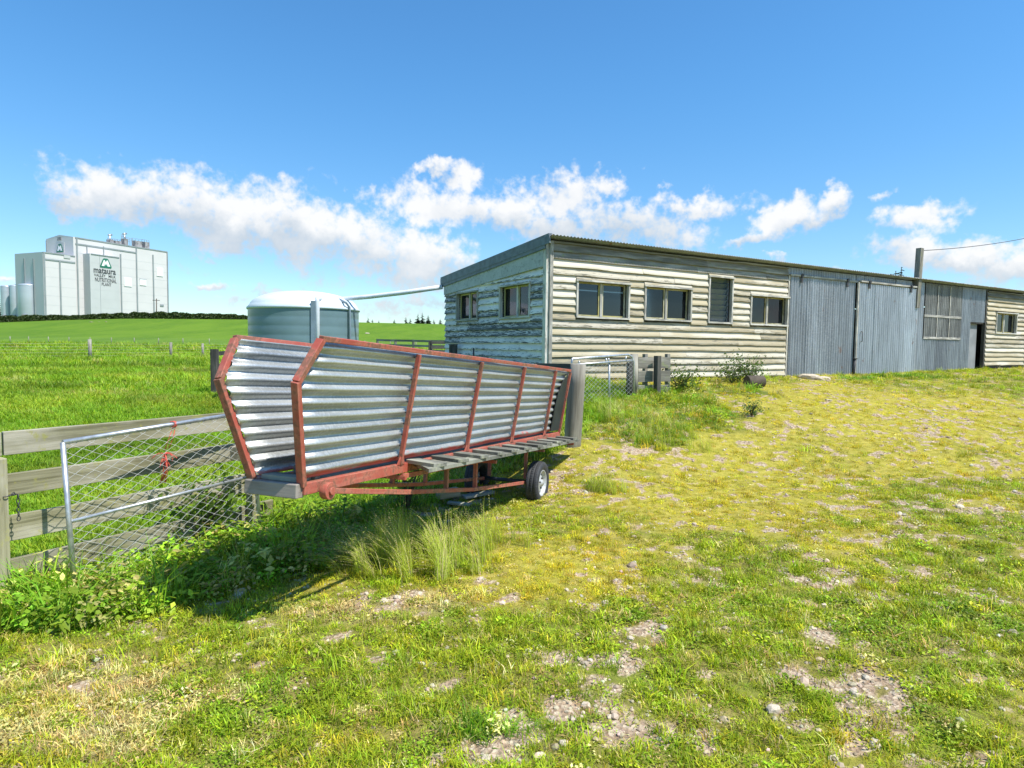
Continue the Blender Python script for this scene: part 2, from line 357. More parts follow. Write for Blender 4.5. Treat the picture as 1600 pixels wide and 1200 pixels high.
def m_iron(name, base, metal, rough, streak, rust=.0, vertical=True):
    "galvanised corrugated iron: spangle, zinc bloom streaks, a little rust"
    m, t, b, o = mat(name); g = gcoord(t)
    st = t.noise(t.vmul(g, (9, 9, .8) if vertical else (.7, 8, 8)), 1.0, 5, .6); sp = t.noise(g, 60, 3, .6); bg = t.noise(g, 1.1, 4)
    c = t.mix(t.ramp(st.outputs[0], .32, .7), tuple(x*(1-streak) for x in base), tuple(min(.95, x*(1+streak)) for x in base))
    c = t.mix(t.ramp(bg.outputs[0], .45, .7, 0, .5), c, tuple(x*(1-streak*.9) for x in base))
    c = t.mix(t.ramp(sp.outputs[0], .45, .65, 0, .18), c, (.9,.92,.95))
    oi = t.new('ShaderNodeObjectInfo'); hv = t.new('ShaderNodeHueSaturation'); t.put(hv.inputs['Value'], t.ramp(oi.outputs['Random'], 0, 1, .78, 1.18, False)); t.put(hv.inputs['Color'], c); c = hv.outputs[0]
    if rust:
        rn = t.noise(t.vmul(g, (3,3,1.2)), 1.6, 6, .7); rm = t.ramp(rn.outputs[0], .70-rust, .80-rust)
        c = t.mix(rm, c, (.22,.10,.05)); t.put(b.inputs['Metallic'], t.m('MULTIPLY', t.m('SUBTRACT', 1, rm), metal))
    else: b.inputs['Metallic'].default_value = metal
    t.put(b.inputs['Base Color'], c); t.put(b.inputs['Roughness'], t.ramp(bg.outputs[0], .3, .7, rough-.08, rough+.1))
    bump(t, b, sp.outputs[0], .0015, .25); return m
def m_redpaint():
    m, t, b, o = mat('faded_red_paint'); g = gcoord(t)
    n = t.noise(g, 5, 6, .65); n2 = t.noise(g, 38, 4, .6); n3 = t.noise(t.vmul(g, (2,30,30)), 1, 4)
    c = t.mix(t.ramp(n.outputs[0], .35, .66), (.37,.075,.05), (.47,.17,.115)); c = t.mix(t.ramp(n3.outputs[0], .5, .75, 0, .5), c, (.55,.24,.17))
    rm = t.ramp(t.m('ADD', n.outputs[0], t.m('MULTIPLY', n2.outputs[0], .5)), .72, .86); c = t.mix(t.m('MULTIPLY', rm, .8), c, (.17,.085,.05))
    t.put(b.inputs['Base Color'], c); t.put(b.inputs['Roughness'], t.ramp(n2.outputs[0], .3, .7, .45, .75)); bump(t, b, n2.outputs[0], .002, .4); return m
def m_glass(name, tint=(.03,.04,.045), thru=.55):
    m, t, b, out = mat(name); t.n.remove(b)
    fr = t.new('ShaderNodeFresnel'); fr.inputs[0].default_value = 1.48
    gl = t.new('ShaderNodeBsdfGlossy'); gl.inputs['Roughness'].default_value = .03; gl.inputs[0].default_value = (.95,.97,1,1)
    tr = t.new('ShaderNodeBsdfTransparent'); tr.inputs[0].default_value = (.72,.78,.8,1)
    df = t.new('ShaderNodeBsdfDiffuse'); df.inputs[0].default_value = (*tint,1)
    a = t.new('ShaderNodeMixShader'); a.inputs[0].default_value = thru; t.l.new(df.outputs[0], a.inputs[1]); t.l.new(tr.outputs[0], a.inputs[2])
    mx = t.new('ShaderNodeMixShader'); t.put(mx.inputs[0], fr.outputs[0]); t.l.new(a.outputs[0], mx.inputs[1]); t.l.new(gl.outputs[0], mx.inputs[2])
    t.l.new(mx.outputs[0], out.inputs[0]); return m
def m_leaf(name, inst=True, col=(.08,.14,.02), trans=.35, rough=.55):
    m, t, b, out = mat(name); t.n.remove(b)
    if inst:
        a = t.new('ShaderNodeAttribute', attribute_name='tint'); a.attribute_type = 'INSTANCER'
        lv = t.new('ShaderNodeAttribute', attribute_name='lv'); k = lv.outputs['Fac']     # own colour of each blade, from the mesh
        c = t.mix(1.0, a.outputs['Color'], lv.outputs['Color'], 'MULTIPLY')
    else:
        g = gcoord(t, True); n = t.noise(g, 2.5, 3); n2 = t.noise(g, 14, 2)
        c = t.mix(t.ramp(n.outputs[0], .35, .65), tuple(x*.6 for x in col), tuple(x*1.35 for x in col)); c = t.mix(t.ramp(n2.outputs[0], .5, .7, 0, .4), c, tuple(x*1.6 for x in col))
    d = t.new('ShaderNodeBsdfPrincipled'); t.put(d.inputs['Base Color'], c); d.inputs['Roughness'].default_value = rough; d.inputs['Specular IOR Level'].default_value = .3
    tr = t.new('ShaderNodeBsdfTranslucent'); t.put(tr.inputs[0], t.mix(1.0, c, (1.25,1.2,.6), 'MULTIPLY'))
    mx = t.new('ShaderNodeMixShader'); mx.inputs[0].default_value = trans; t.l.new(d.outputs[0], mx.inputs[1]); t.l.new(tr.outputs[0], mx.inputs[2]); t.l.new(mx.outputs[0], out.inputs[0]); return m
def m_ground():
    m, t, b, o = mat('ground_soil_and_turf')
    A = lambda n: t.new('ShaderNodeAttribute', attribute_name=n).outputs['Fac']
    pad, g, l, y, d = A('m_pad'), A('m_gravel'), A('m_lush'), A('m_yellow'), A('m_dry')
    P = t.new('ShaderNodeNewGeometry').outputs['Position']
    n1 = t.noise(P, 1.7, 5, .6).outputs[0]; n2 = t.noise(P, 11, 5, .65).outputs[0]; n3 = t.noise(P, 55, 4, .7).outputs[0]; nf = t.noise(t.vmul(P,(1,.35,1)), .09, 5, .6).outputs[0]; nf2 = t.noise(t.vmul(P,(1,.3,1)), .9, 4, .7).outputs[0]
    turf = t.mix(t.ramp(n2, .35, .65), (.175,.155,.042), (.29,.24,.075)); turf = t.mix(t.ramp(n1, .4, .65, 0, .7), turf, (.17,.22,.025))
    yel = t.mix(t.ramp(n2, .35, .65), (.30,.265,.035), (.46,.39,.07)); turf = t.mix(t.m('MULTIPLY', y, .85), turf, yel)
    dry = t.mix(t.ramp(n3, .35, .65), (.20,.16,.075), (.36,.30,.15)); turf = t.mix(t.m('MULTIPLY', d, .8), turf, dry)
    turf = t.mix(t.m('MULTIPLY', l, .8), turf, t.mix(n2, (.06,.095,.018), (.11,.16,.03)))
    vor = t.new('ShaderNodeTexVoronoi'); vor.inputs['Scale'].default_value = 42; t.put(vor.inputs['Vector'], P)
    sc = t.new('ShaderNodeSeparateColor'); t.put(sc.inputs[0], vor.outputs['Color'])
    grav = t.mix(t.ramp(n2, .3, .7), (.30,.205,.125), (.46,.345,.235)); grav = t.mix(t.ramp(sc.outputs[0], .55, .9, 0, .8), grav, (.60,.50,.36))
    grav = t.mix(t.ramp(n3, .3, .5, .5, 0), grav, (.13,.095,.065))
    yard = t.mix(t.ramp(t.m('ADD', g, t.m('MULTIPLY', t.m('SUBTRACT', n3, .5), .7)), .3, .62), turf, grav)
    pdk = t.mix(t.ramp(nf, .35, .65), (.078,.165,.008), (.118,.215,.012)); pdk = t.mix(t.ramp(nf2, .4, .7, 0, .55), pdk, (.15,.225,.022)); pdk = t.mix(t.ramp(n2, .5, .75, 0, .35), pdk, (.07,.14,.010))
    t.put(b.inputs['Base Color'], t.mix(pad, yard, pdk)); b.inputs['Roughness'].default_value = .95; b.inputs['Specular IOR Level'].default_value = .15
    bump(t, b, t.m('ADD', n3, t.m('MULTIPLY', t.m('MULTIPLY', vor.outputs['Distance'], g), 1.2)), .02, .8); return m

M = {}
M['galv'] = m_iron('bright_galvanised_iron', (.62,.625,.61), .62, .46, .20, vertical=False)
M['panelgalv'] = m_iron('trailer_galvanised_iron', (.42,.43,.41), .60, .43, .26, vertical=False)
def _red_slop():
    m = M['panelgalv']; t = NT(m.node_tree); b = [n for n in t.n if n.type == 'BSDF_PRINCIPLED'][0]
    a = t.new('ShaderNodeAttribute', attribute_name='gc'); sp = t.new('ShaderNodeSeparateXYZ'); t.put(sp.inputs[0], a.outputs['Vector'])
    n = t.noise(t.vmul(a.outputs['Vector'], (5,16,1)), 1.0, 5, .65); n2 = t.noise(t.vmul(a.outputs['Vector'], (1.3,3,1)), 1.0, 3)
    k = t.m('ADD', t.m('MULTIPLY', n.outputs[0], .14), t.m('MULTIPLY', n2.outputs[0], .16)); mk = t.ramp(t.m('SUBTRACT', k, sp.outputs[1]), .095, .12)
    old = b.inputs['Base Color'].links[0].from_socket; t.put(b.inputs['Base Color'], t.mix(mk, old, (.46,.12,.10))); t.put(b.inputs['Metallic'], t.m('MULTIPLY', t.m('SUBTRACT', 1, mk), .55))
_red_slop()
M['iron'] = m_iron('weathered_wall_iron', (.29,.315,.345), .35, .46, .26, rust=.07)
M['iron2'] = m_iron('blue_grey_door_iron', (.40,.435,.475), .35, .46, .22, rust=.06)
M['roofiron'] = m_iron('old_roof_iron', (.20,.215,.23), .4, .6, .3, rust=.12)
M['fibreglass'] = m_iron('dirty_fibreglass_sheet', (.20,.20,.185), .0, .55, .5)
M['red'] = m_redpaint()
M['wood'] = m_wood('grey_weathered_timber', (.13,.12,.10), (.26,.25,.21), (.38,.36,.31), lichen=(.24,.27,.13))
M['woodg'] = m_wood('greened_fence_board', (.17,.16,.09), (.33,.31,.20), (.46,.43,.34), lichen=(.34,.33,.09))
M['wooddk'] = m_wood('dark_wet_timber', (.035,.034,.03), (.075,.072,.065), (.12,.115,.10))
M['deck'] = m_wood('lichened_deck_timber', (.10,.10,.085), (.19,.19,.16), (.33,.33,.27), lichen=(.36,.37,.26))
M['post'] = m_wood('round_fence_post_timber', (.17,.155,.125), (.29,.27,.225), (.36,.34,.28))
M['sawn'] = m_wood('pale_sawn_timber', (.30,.24,.15), (.46,.38,.26), (.55,.47,.35))
M['board'] = m_wood('cream_peeling_board', (.19,.175,.135), (.31,.285,.215), (.38,.345,.26), paint=((.415,.36,.245),(.575,.53,.43)), pcover=.90, psc=1.5, mixr=.42, edge=.05)
M['gboard'] = m_wood('white_peeling_board', (.075,.08,.08), (.15,.16,.16), (.26,.27,.27), paint=((.62,.60,.565),(.76,.735,.70)), pcover=.76, psc=1.9, edge=.10)
M['gsheet'] = m_wood('pale_flat_gable_sheet', (.27,.28,.27), (.36,.38,.37), (.43,.45,.43), paint=((.47,.50,.49),(.53,.56,.55)), pcover=.9)
M['trim'] = m_wood('grey_painted_trim', (.22,.21,.19), (.36,.35,.31), (.46,.45,.41), paint=((.50,.48,.42),(.60,.58,.53)), pcover=.6)
M['fascia'] = m_plain('grey_blue_fascia', (.12,.15,.165), .55, 0, .25)
M['glass'] = m_glass('window_glass', (.008,.011,.014), .5); M['louvre'] = m_glass('louvre_glass', (.10,.14,.16), .35)
M['inside'] = m_plain('dark_shed_inside', (.05,.05,.05), .9)
M['tyre'] = m_plain('black_rubber_tyre', (.035,.036,.04), .75, 0, .3, 20)
M['rim'] = m_plain('white_painted_rim', (.47,.47,.46), .45, .2, .18, 14)
M['pipe'] = m_plain('galvanised_pipe', (.50,.52,.54), .42, .7, .2, 18)
M['oldwire'] = m_plain('old_fence_wire', (.30,.30,.28), .6, .3, .2, 9); M['wire'] = m_plain('galvanised_wire', (.66,.66,.64), .5, .15, .2, 18)
M['dkmetal'] = m_plain('dark_steel', (.06,.06,.065), .6, .3, .3)
M['twine'] = m_plain('red_baling_twine', (.62,.10,.07), .8, 0, .25, 30)
M['tank'] = m_plain('teal_tank_plastic', (.145,.225,.245), .30, 0, .08, 2)
M['tanktop'] = m_plain('pale_tank_roof', (.60,.66,.69), .5, 0, .06, 2)
M['pvc'] = m_plain('white_plastic_pipe', (.66,.69,.72), .4, 0, .08, 5)
M['pvcgrey'] = m_plain('blue_grey_plastic_pipe', (.22,.28,.33), .45, 0, .12, 5)
M['panel'] = m_plain('white_insulated_panel', (.61,.585,.585), .5, 0, .03, .12)
M['panelg'] = m_plain('grey_green_panel', (.50,.505,.505), .5, 0, .03, .12)
M['seam'] = m_plain('grey_seam_flashing', (.25,.28,.29), .5, 0, .1, .2)
M['steel'] = m_plain('stainless_silo', (.52,.56,.62), .38, .35, .08, .2)
M['letter'] = m_plain('dark_lettering', (.05,.055,.06), .6, 0, .05)
M['green'] = m_plain('green_emblem', (.015,.16,.10), .5, 0, .05)
M['white'] = m_plain('white_emblem', (.8,.8,.8), .5, 0, .02)
M['plantgear'] = m_plain('grey_roof_plant', (.28,.27,.27), .6, .2, .4, .6)
M['hedge'] = m_leaf('hedge_leaf', False, (.050,.078,.018), .25)
M['conifer'] = m_leaf('conifer_needles', False, (.022,.040,.018), .1)
M['shrub'] = m_leaf('shrub_leaf', False, (.11,.175,.04), .4)
M['tussock'] = m_leaf('tussock_blade', False, (.50,.60,.085), .5)
M['bark'] = m_plain('bark', (.09,.07,.05), .9)
M['rock'] = m_plain('pale_rock', (.52,.44,.33), .9, 0, .3, 9); M['rockb'] = m_plain('brown_rock', (.24,.20,.14), .9, 0, .3, 2)
M['sillwood'] = m_wood('brown_grey_sill_timber', (.09,.075,.06), (.19,.165,.14), (.28,.25,.22))
M['lime'] = m_leaf('lime_leaf', False, (.13,.22,.03), .4)
M['straw'] = m_leaf('straw_blade', False, (.52,.46,.22), .4); M['greydoor'] = m_plain('grey_painted_door', (.25,.26,.27), .6, 0, .15, 3)
M['tailshade'] = m_plain('dark_tail_shade', (.02,.028,.03), .6, 0, .3)  # near-black colour standing in for shade on the trailer tail
M['grass'] = m_leaf('grass_blade'); M['stone'] = None
def m_stone():
    m, t, b, o = mat('gravel_stone'); a = t.new('ShaderNodeAttribute', attribute_name='tint'); a.attribute_type = 'INSTANCER'
    n = t.noise(t.new('ShaderNodeTexCoord').outputs['Object'], 18, 4)
    t.put(b.inputs['Base Color'], t.mix(t.ramp(n.outputs[0], .3, .7, 0, .4), a.outputs['Color'], (.22,.19,.16))); b.inputs['Roughness'].default_value = .9; return m
M['stone'] = m_stone()
# ------------------------------------------------------------------ ground
def build_ground():
    X, Y = np.meshgrid(GX, GY); x = X.ravel(); y = Y.ravel(); z = hgt(x, y)
    nx, ny = len(GX), len(GY)
    me = bpy.data.meshes.new('ground'); co = np.stack([x,y,z], 1)
    i = np.arange(nx-1); j = np.arange(ny-1); I, J = np.meshgrid(i, j); a = (J*nx+I).ravel()
    q = np.stack([a, a+1, a+1+nx, a+nx], 1)
    me.vertices.add(len(co)); me.vertices.foreach_set('co', co.ravel().astype(np.float32))
    me.loops.add(q.size); me.loops.foreach_set('vertex_index', q.ravel().astype(np.int32))
    me.polygons.add(len(q)); me.polygons.foreach_set('loop_start', (np.arange(len(q))*4).astype(np.int32))
    me.polygons.foreach_set('use_smooth', np.ones(len(q), bool)); me.update(calc_edges=True)
    for nm, v in zip(('m_pad','m_gravel','m_lush','m_yellow','m_dry'), masks(x, y)):
        at_ = me.attributes.new(nm, 'FLOAT', 'POINT'); at_.data.foreach_set('value', np.asarray(v, np.float32))
    me.materials.append(m_ground())
    o = bpy.data.objects.new('ground', me); COL.objects.link(o); tag(o, kind='structure')
build_ground()

# ------------------------------------------------------------------ the shed
SH = thing('farm_shed', 'long low farm shed clad in peeling weatherboards and grey corrugated iron', 'shed', (K.x, K.y, 1.0))
V = -N
def fp(t, z, o=0.0): return Vector((K.x,K.y,0)) + U*t + N*o + Z*z          # front (long) wall: along, height, outwards
def gp(v, z, o=0.0): return Vector((K.x,K.y,0)) + V*v - U*o + Z*z          # gable wall
LEN = 21.04; DEEP = 4.9
def roofz(v): return 3.90 - .0816*v
FW = [(.707,2.049,2.385,3.10), (2.56,3.921,2.395,3.095), (4.551,5.302,2.384,3.435), (6.031,7.40,2.381,3.073)]
RW = [(18.711,20.186,2.432,3.114)]
GW = [(.624,1.854,2.385,3.06), (3.0,4.126,2.395,3.05)]
def pbox(b, P, t0, t1, z0, z1, o0, o1, gx=True):
    "box in wall coordinates"
    c = P((t0+t1)/2, (z0+z1)/2, (o0+o1)/2); X = (P(1,0)-P(0,0)); Y = (P(0,0,1)-P(0,0,0))
    if gx: b.box(c, X, Y, Z, t1-t0, o1-o0, z1-z0)
    else: b.box(c, Z, Y, X, z1-z0, o1-o0, t1-t0)
    return b
def lining(b, P, t0, t1, z0, z1, holes, o0=-.05, o1=0.0):
    xs = sorted({t0, t1, *[h[0] for h in holes], *[h[1] for h in holes]})
    for a, c in zip(xs[:-1], xs[1:]):
        hs = [h for h in holes if h[0] <= a+1e-6 and h[1] >= c-1e-6]
        if not hs: pbox(b, P, a, c, z0, z1, o0, o1)
        else: pbox(b, P, a, c, z0, hs[0][2], o0, o1); pbox(b, P, a, c, hs[0][3], z1, o0, o1)
def board(P, t0, t1, z0, z1, m, parent, th=.064, wav=.008, seed=0, sl=None):
    n = max(2, min(11, int((t1-t0)/.45)+1)); vs = []; gs = []; off = random.random()*60
    dip = random.uniform(-.006,.006)
    for i in range(n+1):
        t = t0 + (t1-t0)*i/n; w = random.uniform(-wav, wav); ot = random.uniform(-.003,.004)
        zt = z1
        zb = z0 + w + dip*(i/n-.5)
        for (z, o) in ((zb, .003), (zb-.002, th+ot), (zb+.035, th+ot-.004), (zt, .011), (zt, .002)):
            vs.append(P(t, z, o)); gs.append((off+t, off*.7+z, (z-zb)/max(.02,zt-zb)*.15))
    fs = []
    for i in range(n):
        a = i*5; b = a+5
        for k in range(4): fs.append((a+k, b+k, b+k+1, a+k+1))
    fs.append((0,1,2,3,4)); e = n*5; fs.append((e+4,e+3,e+2,e+1,e))
    b = MB().add(vs, fs, gs); return b.build('weatherboard', m, parent)
def boards(P, t0, t1, z0, z1, pitch, holes, m, parent, long=(2.2,4.6), wav=.008):
    z = z0; r = 0; edges = sorted({e for h in holes for e in (h[0]-.045, h[1]+.045)})
    while z < z1-.03:
        zt = min(z+pitch+.012, z1)
        cuts = [(h[0]-.045, h[1]+.045) for h in holes if zt-.012 > h[2]-.02 and z < h[3]+.02 and not (zt < h[2]+.07 or z > h[3]-.07)]
        segs = []; a = t0
        for c0, c1 in sorted(cuts):
            if c0 > a: segs.append((a, c0))
            a = max(a, c1)
        if a < t1: segs.append((a, t1))
        near = any(z < h[2] < zt+.06 or z-.06 < h[3] < zt for h in holes)
        if near:
            s2 = []
            for s0, s1 in segs:
                q = [s0]+[e for h in holes for e in (h[0]-.045, h[1]+.045) if (z < h[2] < zt+.06 or z-.06 < h[3] < zt) and s0+.02 < e < s1-.02]+[s1]; q.sort(); s2 += list(zip(q[:-1], q[1:]))
            segs = s2
        for s0, s1 in segs:
            x = s0
            while s1-x > .02:
                L = random.uniform(*long); e = x+L if s1-(x+L) > .8 else s1
                zz0, zz1 = z, zt
                for h in holes:
                    if e > h[0]+.01 and x < h[1]-.01:
                        if z < h[2] < zt+.06: zz1 = min(zz1, h[2]-.022)
                        if z-.06 < h[3] < zt: zz0 = max(zz0, h[3]+.03)
                if zz1-zz0 > .03: board(P, x+.002, e-.002, zz0+random.uniform(-.004,.004), zz1, M['wood'] if (z > 3.52 and m is M['board']) else m, parent, wav=wav)
                x = e
        z += pitch; r += 1
def window(P, t0, t1, z0, z1, louvre=False, parent=SH, frame='trim'):
    b = MB(); w = .045; o0, o1 = -.12, .078
    pbox(b, P, t0-w, t0, z0, z1, o0, o1, False); pbox(b, P, t1, t1+w, z0, z1, o0, o1, False)
    pbox(b, P, t0-w-.02, t1+w+.02, z1, z1+.035, o0, o1+.022); pbox(b, P, t0-w, t1+w, z0-.04, z0, o0, o1+.012)
    f = b.build('window', M[frame], parent)
    if louvre:
        b = MB(); s = .03
        pbox(b, P, t0, t0+s, z0, z1, -.075, -.045, False); b.build('louvre_track', M['pipe'], f); b = MB(); pbox(b, P, t1-s, t1, z0, z1, -.075, -.045, False); b.build('louvre_track', M['pipe'], f)
        n = 8; h = (z1-z0)/n
        for i in range(n):
            zc = z0+h*(i+.5); c = P((t0+t1)/2, zc, -.06); X = P(1,0)-P(0,0); Y = P(0,0,1)-P(0,0,0)
            Y2 = (Y*math.cos(.32)+Z*-math.sin(.32)).normalized(); Z2 = X.cross(Y2)
            Z2 = Z2 if Z2.z > 0 else -Z2
            MB().box(c, X, Y2, Z2, t1-t0-.06, .006, h+.018).build('louvre_blade', M['louvre'], f)
        return f
    mid = (t0+t1)/2; s = .035
    b = MB(); pbox(b, P, mid-.03, mid+.03, z0, z1, -.085, -.02, False); b.build('mullion', M[frame], f)
    for a, c in ((t0, mid-.03), (mid+.03, t1)):
        b = MB(); o0, o1 = -.078, -.042
        pbox(b, P, a, a+s, z0, z1, o0, o1, False); pbox(b, P, c-s, c, z0, z1, o0, o1, False)
        pbox(b, P, a+s, c-s, z0, z0+s, o0, o1); pbox(b, P, a+s, c-s, z1-s, z1, o0, o1); b.build('sash', M['yellowed'], f)
        b = MB(); pbox(b, P, a+s, c-s, z0+s, z1-s, -.064, -.058); b.build('pane', M['glass'], f)
    return f
M['yellowed'] = m_wood('yellowed_sash_paint', (.20,.18,.09), (.36,.32,.15), (.44,.40,.24), paint=((.45,.40,.16),(.56,.52,.36)), pcover=.7)
def corrugated(P, t0, t1, zlo, zhi, o, m, parent, name='iron_sheet', pitch=.105, amp=.020, ph=0.0):
    n = max(8, int(round((t1-t0)/pitch*8))); vs = []; gs = []; off = random.random()*40
    zl = zlo if callable(zlo) else (lambda t: zlo); zh = zhi if callable(zhi) else (lambda t: zhi)
    for i in range(n+1):
        t = t0+(t1-t0)*i/n; oo = o + amp*math.sin(2*math.pi*(t+ph)/pitch)
        for z in (zl(t), zh(t)): vs.append(P(t, z, oo)); gs.append((off+t, off, z))
    fs = [(2*i, 2*i+2, 2*i+3, 2*i+1) for i in range(n)]
    return MB().add(vs, fs, gs, True).build(name, m, parent)

# front wall, timber end
b = MB(); lining(b, fp, 0, 7.42, .80, 3.84, FW); wall = b.build('wall', M['inside'], SH)
boards(fp, .07, 7.41, .93, 3.86, .1525, FW, M['board'], wall)
b = MB(); pbox(b, fp, -.005, .07, .85, 3.86, -.02, .078, False); b.build('corner_board', M['trim'], SH)
for i, h in enumerate(FW): window(fp, *h, louvre=(i == 2))
for (a,c) in ((.62,2.1),(2.48,4.0),(5.95,7.38)):
    b = MB(); pbox(b, fp, a, c, 2.30, 2.62, -.55, -.50); b.build('reflection_board', M['pvcgrey'], SH)  # added boards that stand in for the pale reflections low in the panes
# gable wall
b = MB(); lining(b, gp, .006, DEEP, .80, 3.47, GW); gwall = b.build('wall', M['inside'], SH)
boards(gp, .075, DEEP, .90, 3.44, .152, GW, M['gboard'], gwall, long=(3,5), wav=.004)
b = MB(); pbox(b, gp, -.04, .075, .85, 3.84, -.02, .076, False); b.build('corner_board', M['trim'], SH)
b = MB(); b.prism([gp(.075,3.36,.068), gp(DEEP,3.08,.068), gp(DEEP,roofz(DEEP)-.04,.068), gp(.075,roofz(.075)-.04,.068)], -U*.014); b.build('gable_sheet', M['gsheet'], SH)
for h in GW: window(gp, *h)
# iron middle: two doors on a track, wall sheets, fibreglass lights, doorway
mid = MB(); pbox(mid, fp, 7.42, 10.35, 3.62, 3.84, -.05, 0); pbox(mid, fp, 13.44, 14.0, 1.05, 3.84, -.05, 0); pbox(mid, fp, 14.0, 16.95, 1.05, 2.1, -.05, 0); pbox(mid, fp, 16.33, 16.95, 2.1, 3.84, -.05, 0)
pbox(mid, fp, 10.35, 13.44, 3.62, 3.84, -.05, 0); pbox(mid, fp, 14.0, 16.33, 3.78, 3.84, -.05, 0); pbox(mid, fp, 16.95, 18.0, 2.78, 3.84, -.05, 0)
iw = mid.build('wall', M['inside'], SH)
for a, c in ((7.43,8.45),(8.46,9.4),(9.41,10.4),(10.41,11.4),(11.41,12.4),(12.41,13.42)):
    corrugated(fp, a, c, 3.70, 3.875, .02, M['iron'], iw)
for a, c in ((13.5,14.05),(16.28,16.98)): corrugated(fp, a, c, 1.07, 3.875, .02, M['iron'], iw)
for a, c in ((14.05,14.8),(14.8,15.55),(15.55,16.28)):
    corrugated(fp, a, c, 1.07, 2.14, .02, M['iron'], iw)
    corrugated(fp, a+.02, c+.02, 2.12, 3.875, .032, M['fibreglass'], iw, 'fibreglass_sheet')
corrugated(fp, 16.98, 18.0, 2.75, 3.875, .02, M['iron'], iw)
for z in (2.17, 2.86):
    b = MB(); pbox(b, fp, 14.03, 16.3, z-.035, z+.035, .044, .060); b.build('batten', M['sawnf'] if 'sawnf' in M else M['trim'], iw)
for t in (14.80, 15.55):
    b = MB(); pbox(b, fp, t-.02, t+.02, 2.21, 2.82, .044, .056, False); pbox(b, fp, t-.02, t+.02, 2.9, 3.82, .044, .056, False); b.build('cover_strip', M['trim'], iw)
def slide_door(t0, t1, z0, z1, o, m):
    b = MB(); pbox(b, fp, t0, t0+.07, z0, z1, o-.04, o+.005, False); pbox(b, fp, t1-.07, t1, z0, z1, o-.04, o+.005, False)
    pbox(b, fp, t0+.07, t1-.07, z1-.08, z1, o-.04, o-.014); pbox(b, fp, t0+.07, t1-.07, z0, z0+.08, o-.04, o-.014)
    d = b.build('sliding_door', M['trim'], SH); n = 4
    for i in range(n):
        a = t0+.05+(t1-t0-.07)*i/n; c = t0+.05+(t1-t0-.07)*(i+1)/n
        corrugated(fp, a, c+.01, z0+.005*random.random(), z1-.03, o+.006*(i%2)+.006, m, d)
    return d
slide_door(7.44, 10.36, 1.05, 3.68, .045, M['iron']); slide_door(10.34, 13.42, 1.08, 3.66, .145, M['iron2'])
for t_, o_ in ((7.9,.10),(9.9,.10),(10.8,.195),(12.95,.195)):
    b = MB(); pbox(b, fp, t_-.04, t_+.04, 3.50, 3.72, o_, o_+.012, False); b.tube([fp(t_,3.69,o_+.012), fp(t_,3.69,o_+.03)], .045, 10); b.build('door_hanger', M['dkmetal'], SH)
b = MB(); b.tube([fp(10.52,2.0,.18), fp(10.52,2.0,.215), fp(10.52,2.28,.215), fp(10.52,2.28,.18)], .012, 6); b.build('door_handle', M['dkmetal'], SH)
b = MB(); pbox(b, fp, 7.46, 10.4, 3.655, 3.70, .03, .10); pbox(b, fp, 10.41, 13.45, 3.665, 3.71, .03, .19); b.build('door_track', M['trim'], SH)
b = MB(); pbox(b, fp, 13.43, 13.5, 1.0, 3.84, -.02, .06, False); pbox(b, fp, 17.92, 18.0, 1.0, 3.86, -.05, .05, False); b.build('door_post', M['wooddk'], SH)
b = MB(); pbox(b, fp, 16.98, 17.66, 1.07, 2.72, -.11, -.08, False); d = b.build('door', M['greydoor'], SH)
b = MB(); pbox(b, fp, 16.98, 17.92, 2.70, 2.75, -.12, .01); b.build('door_head', M['wooddk'], SH)
# timber far end
b = MB(); lining(b, fp, 18.0, LEN, 1.18, 3.84, RW); rw = b.build('wall', M['inside'], SH)
boards(fp, 18.03, LEN-.06, 1.29, 3.86, .158, RW, M['board'], rw)
b = MB(); pbox(b, fp, LEN-.06, LEN+.02, 1.1, 3.86, -.02, .078, False); b.build('corner_board', M['trim'], SH)
for h in RW: window(fp, *h)
b = MB(); pbox(b, fp, 18.05, LEN-.05, .80, 1.27, -.30, -.06); pbox(b, fp, .05, 7.4, .5, .82, -.30, -.06); pbox(b, fp, 7.4, 18.0, .5, 1.03, -.30, -.06); b.build('foundation', M['inside'], SH)
# back wall, end wall, floor, roof, barge
b = MB(); pbox(b, lambda t,z,o=0: fp(t,z,o-DEEP), 0, LEN, .4, 3.44, -.05, 0); b.build('wall', M['iron'], SH)
b = MB(); b.prism([fp(LEN,.5,-.06), fp(LEN,3.83,-.06), fp(LEN,3.44,-DEEP), fp(LEN,.5,-DEEP)], -U*.05); b.build('wall', M['iron'], SH)
b = MB(); pbox(b, fp, .06, LEN-.06, .9, 1.0, -DEEP+.01, -.31); b.build('floor', M['inside'], SH)
def roof():
    n = int(21.3/.085*8); vs = []; gs = []
    for i in range(n+1):
        t = -.10+21.3*i/n; dz = .011*math.sin(2*math.pi*t/.085) + .012*math.sin(t*.9)*0
        for o in (.27, -DEEP-.2):
            p = fp(t, roofz(-o)+.022+dz, o); vs.append(p); gs.append((t, o, t*.3))
    m = len(vs); vs2 = [v - Z*.004 for v in vs]
    fs = [(2*i, 2*i+2, 2*i+3, 2*i+1) for i in range(n)] + [(m+2*i+1, m+2*i+3, m+2*i+2, m+2*i) for i in range(n)] + [(2*i, m+2*i, m+2*i+2, 2*i+2) for i in range(n)]
    MB().add(vs+vs2, fs, gs+gs, True).build('roof', M['roofiron'], SH)
roof()
b = MB(); b.beam(gp(-.2, roofz(-.2)-.055, .104), gp(DEEP+.15, roofz(DEEP+.15)-.055, .104), .03, .15); b.beam(gp(-.02, roofz(-.02)-.165, .098), gp(DEEP+.15, roofz(DEEP+.15)-.165, .098), .028, .075)
b.beam(gp(-.16, roofz(-.16)+.045, .066), gp(DEEP+.16, roofz(DEEP+.16)+.045, .066), .09, .05); b.build('barge_board', M['fascia'], SH)

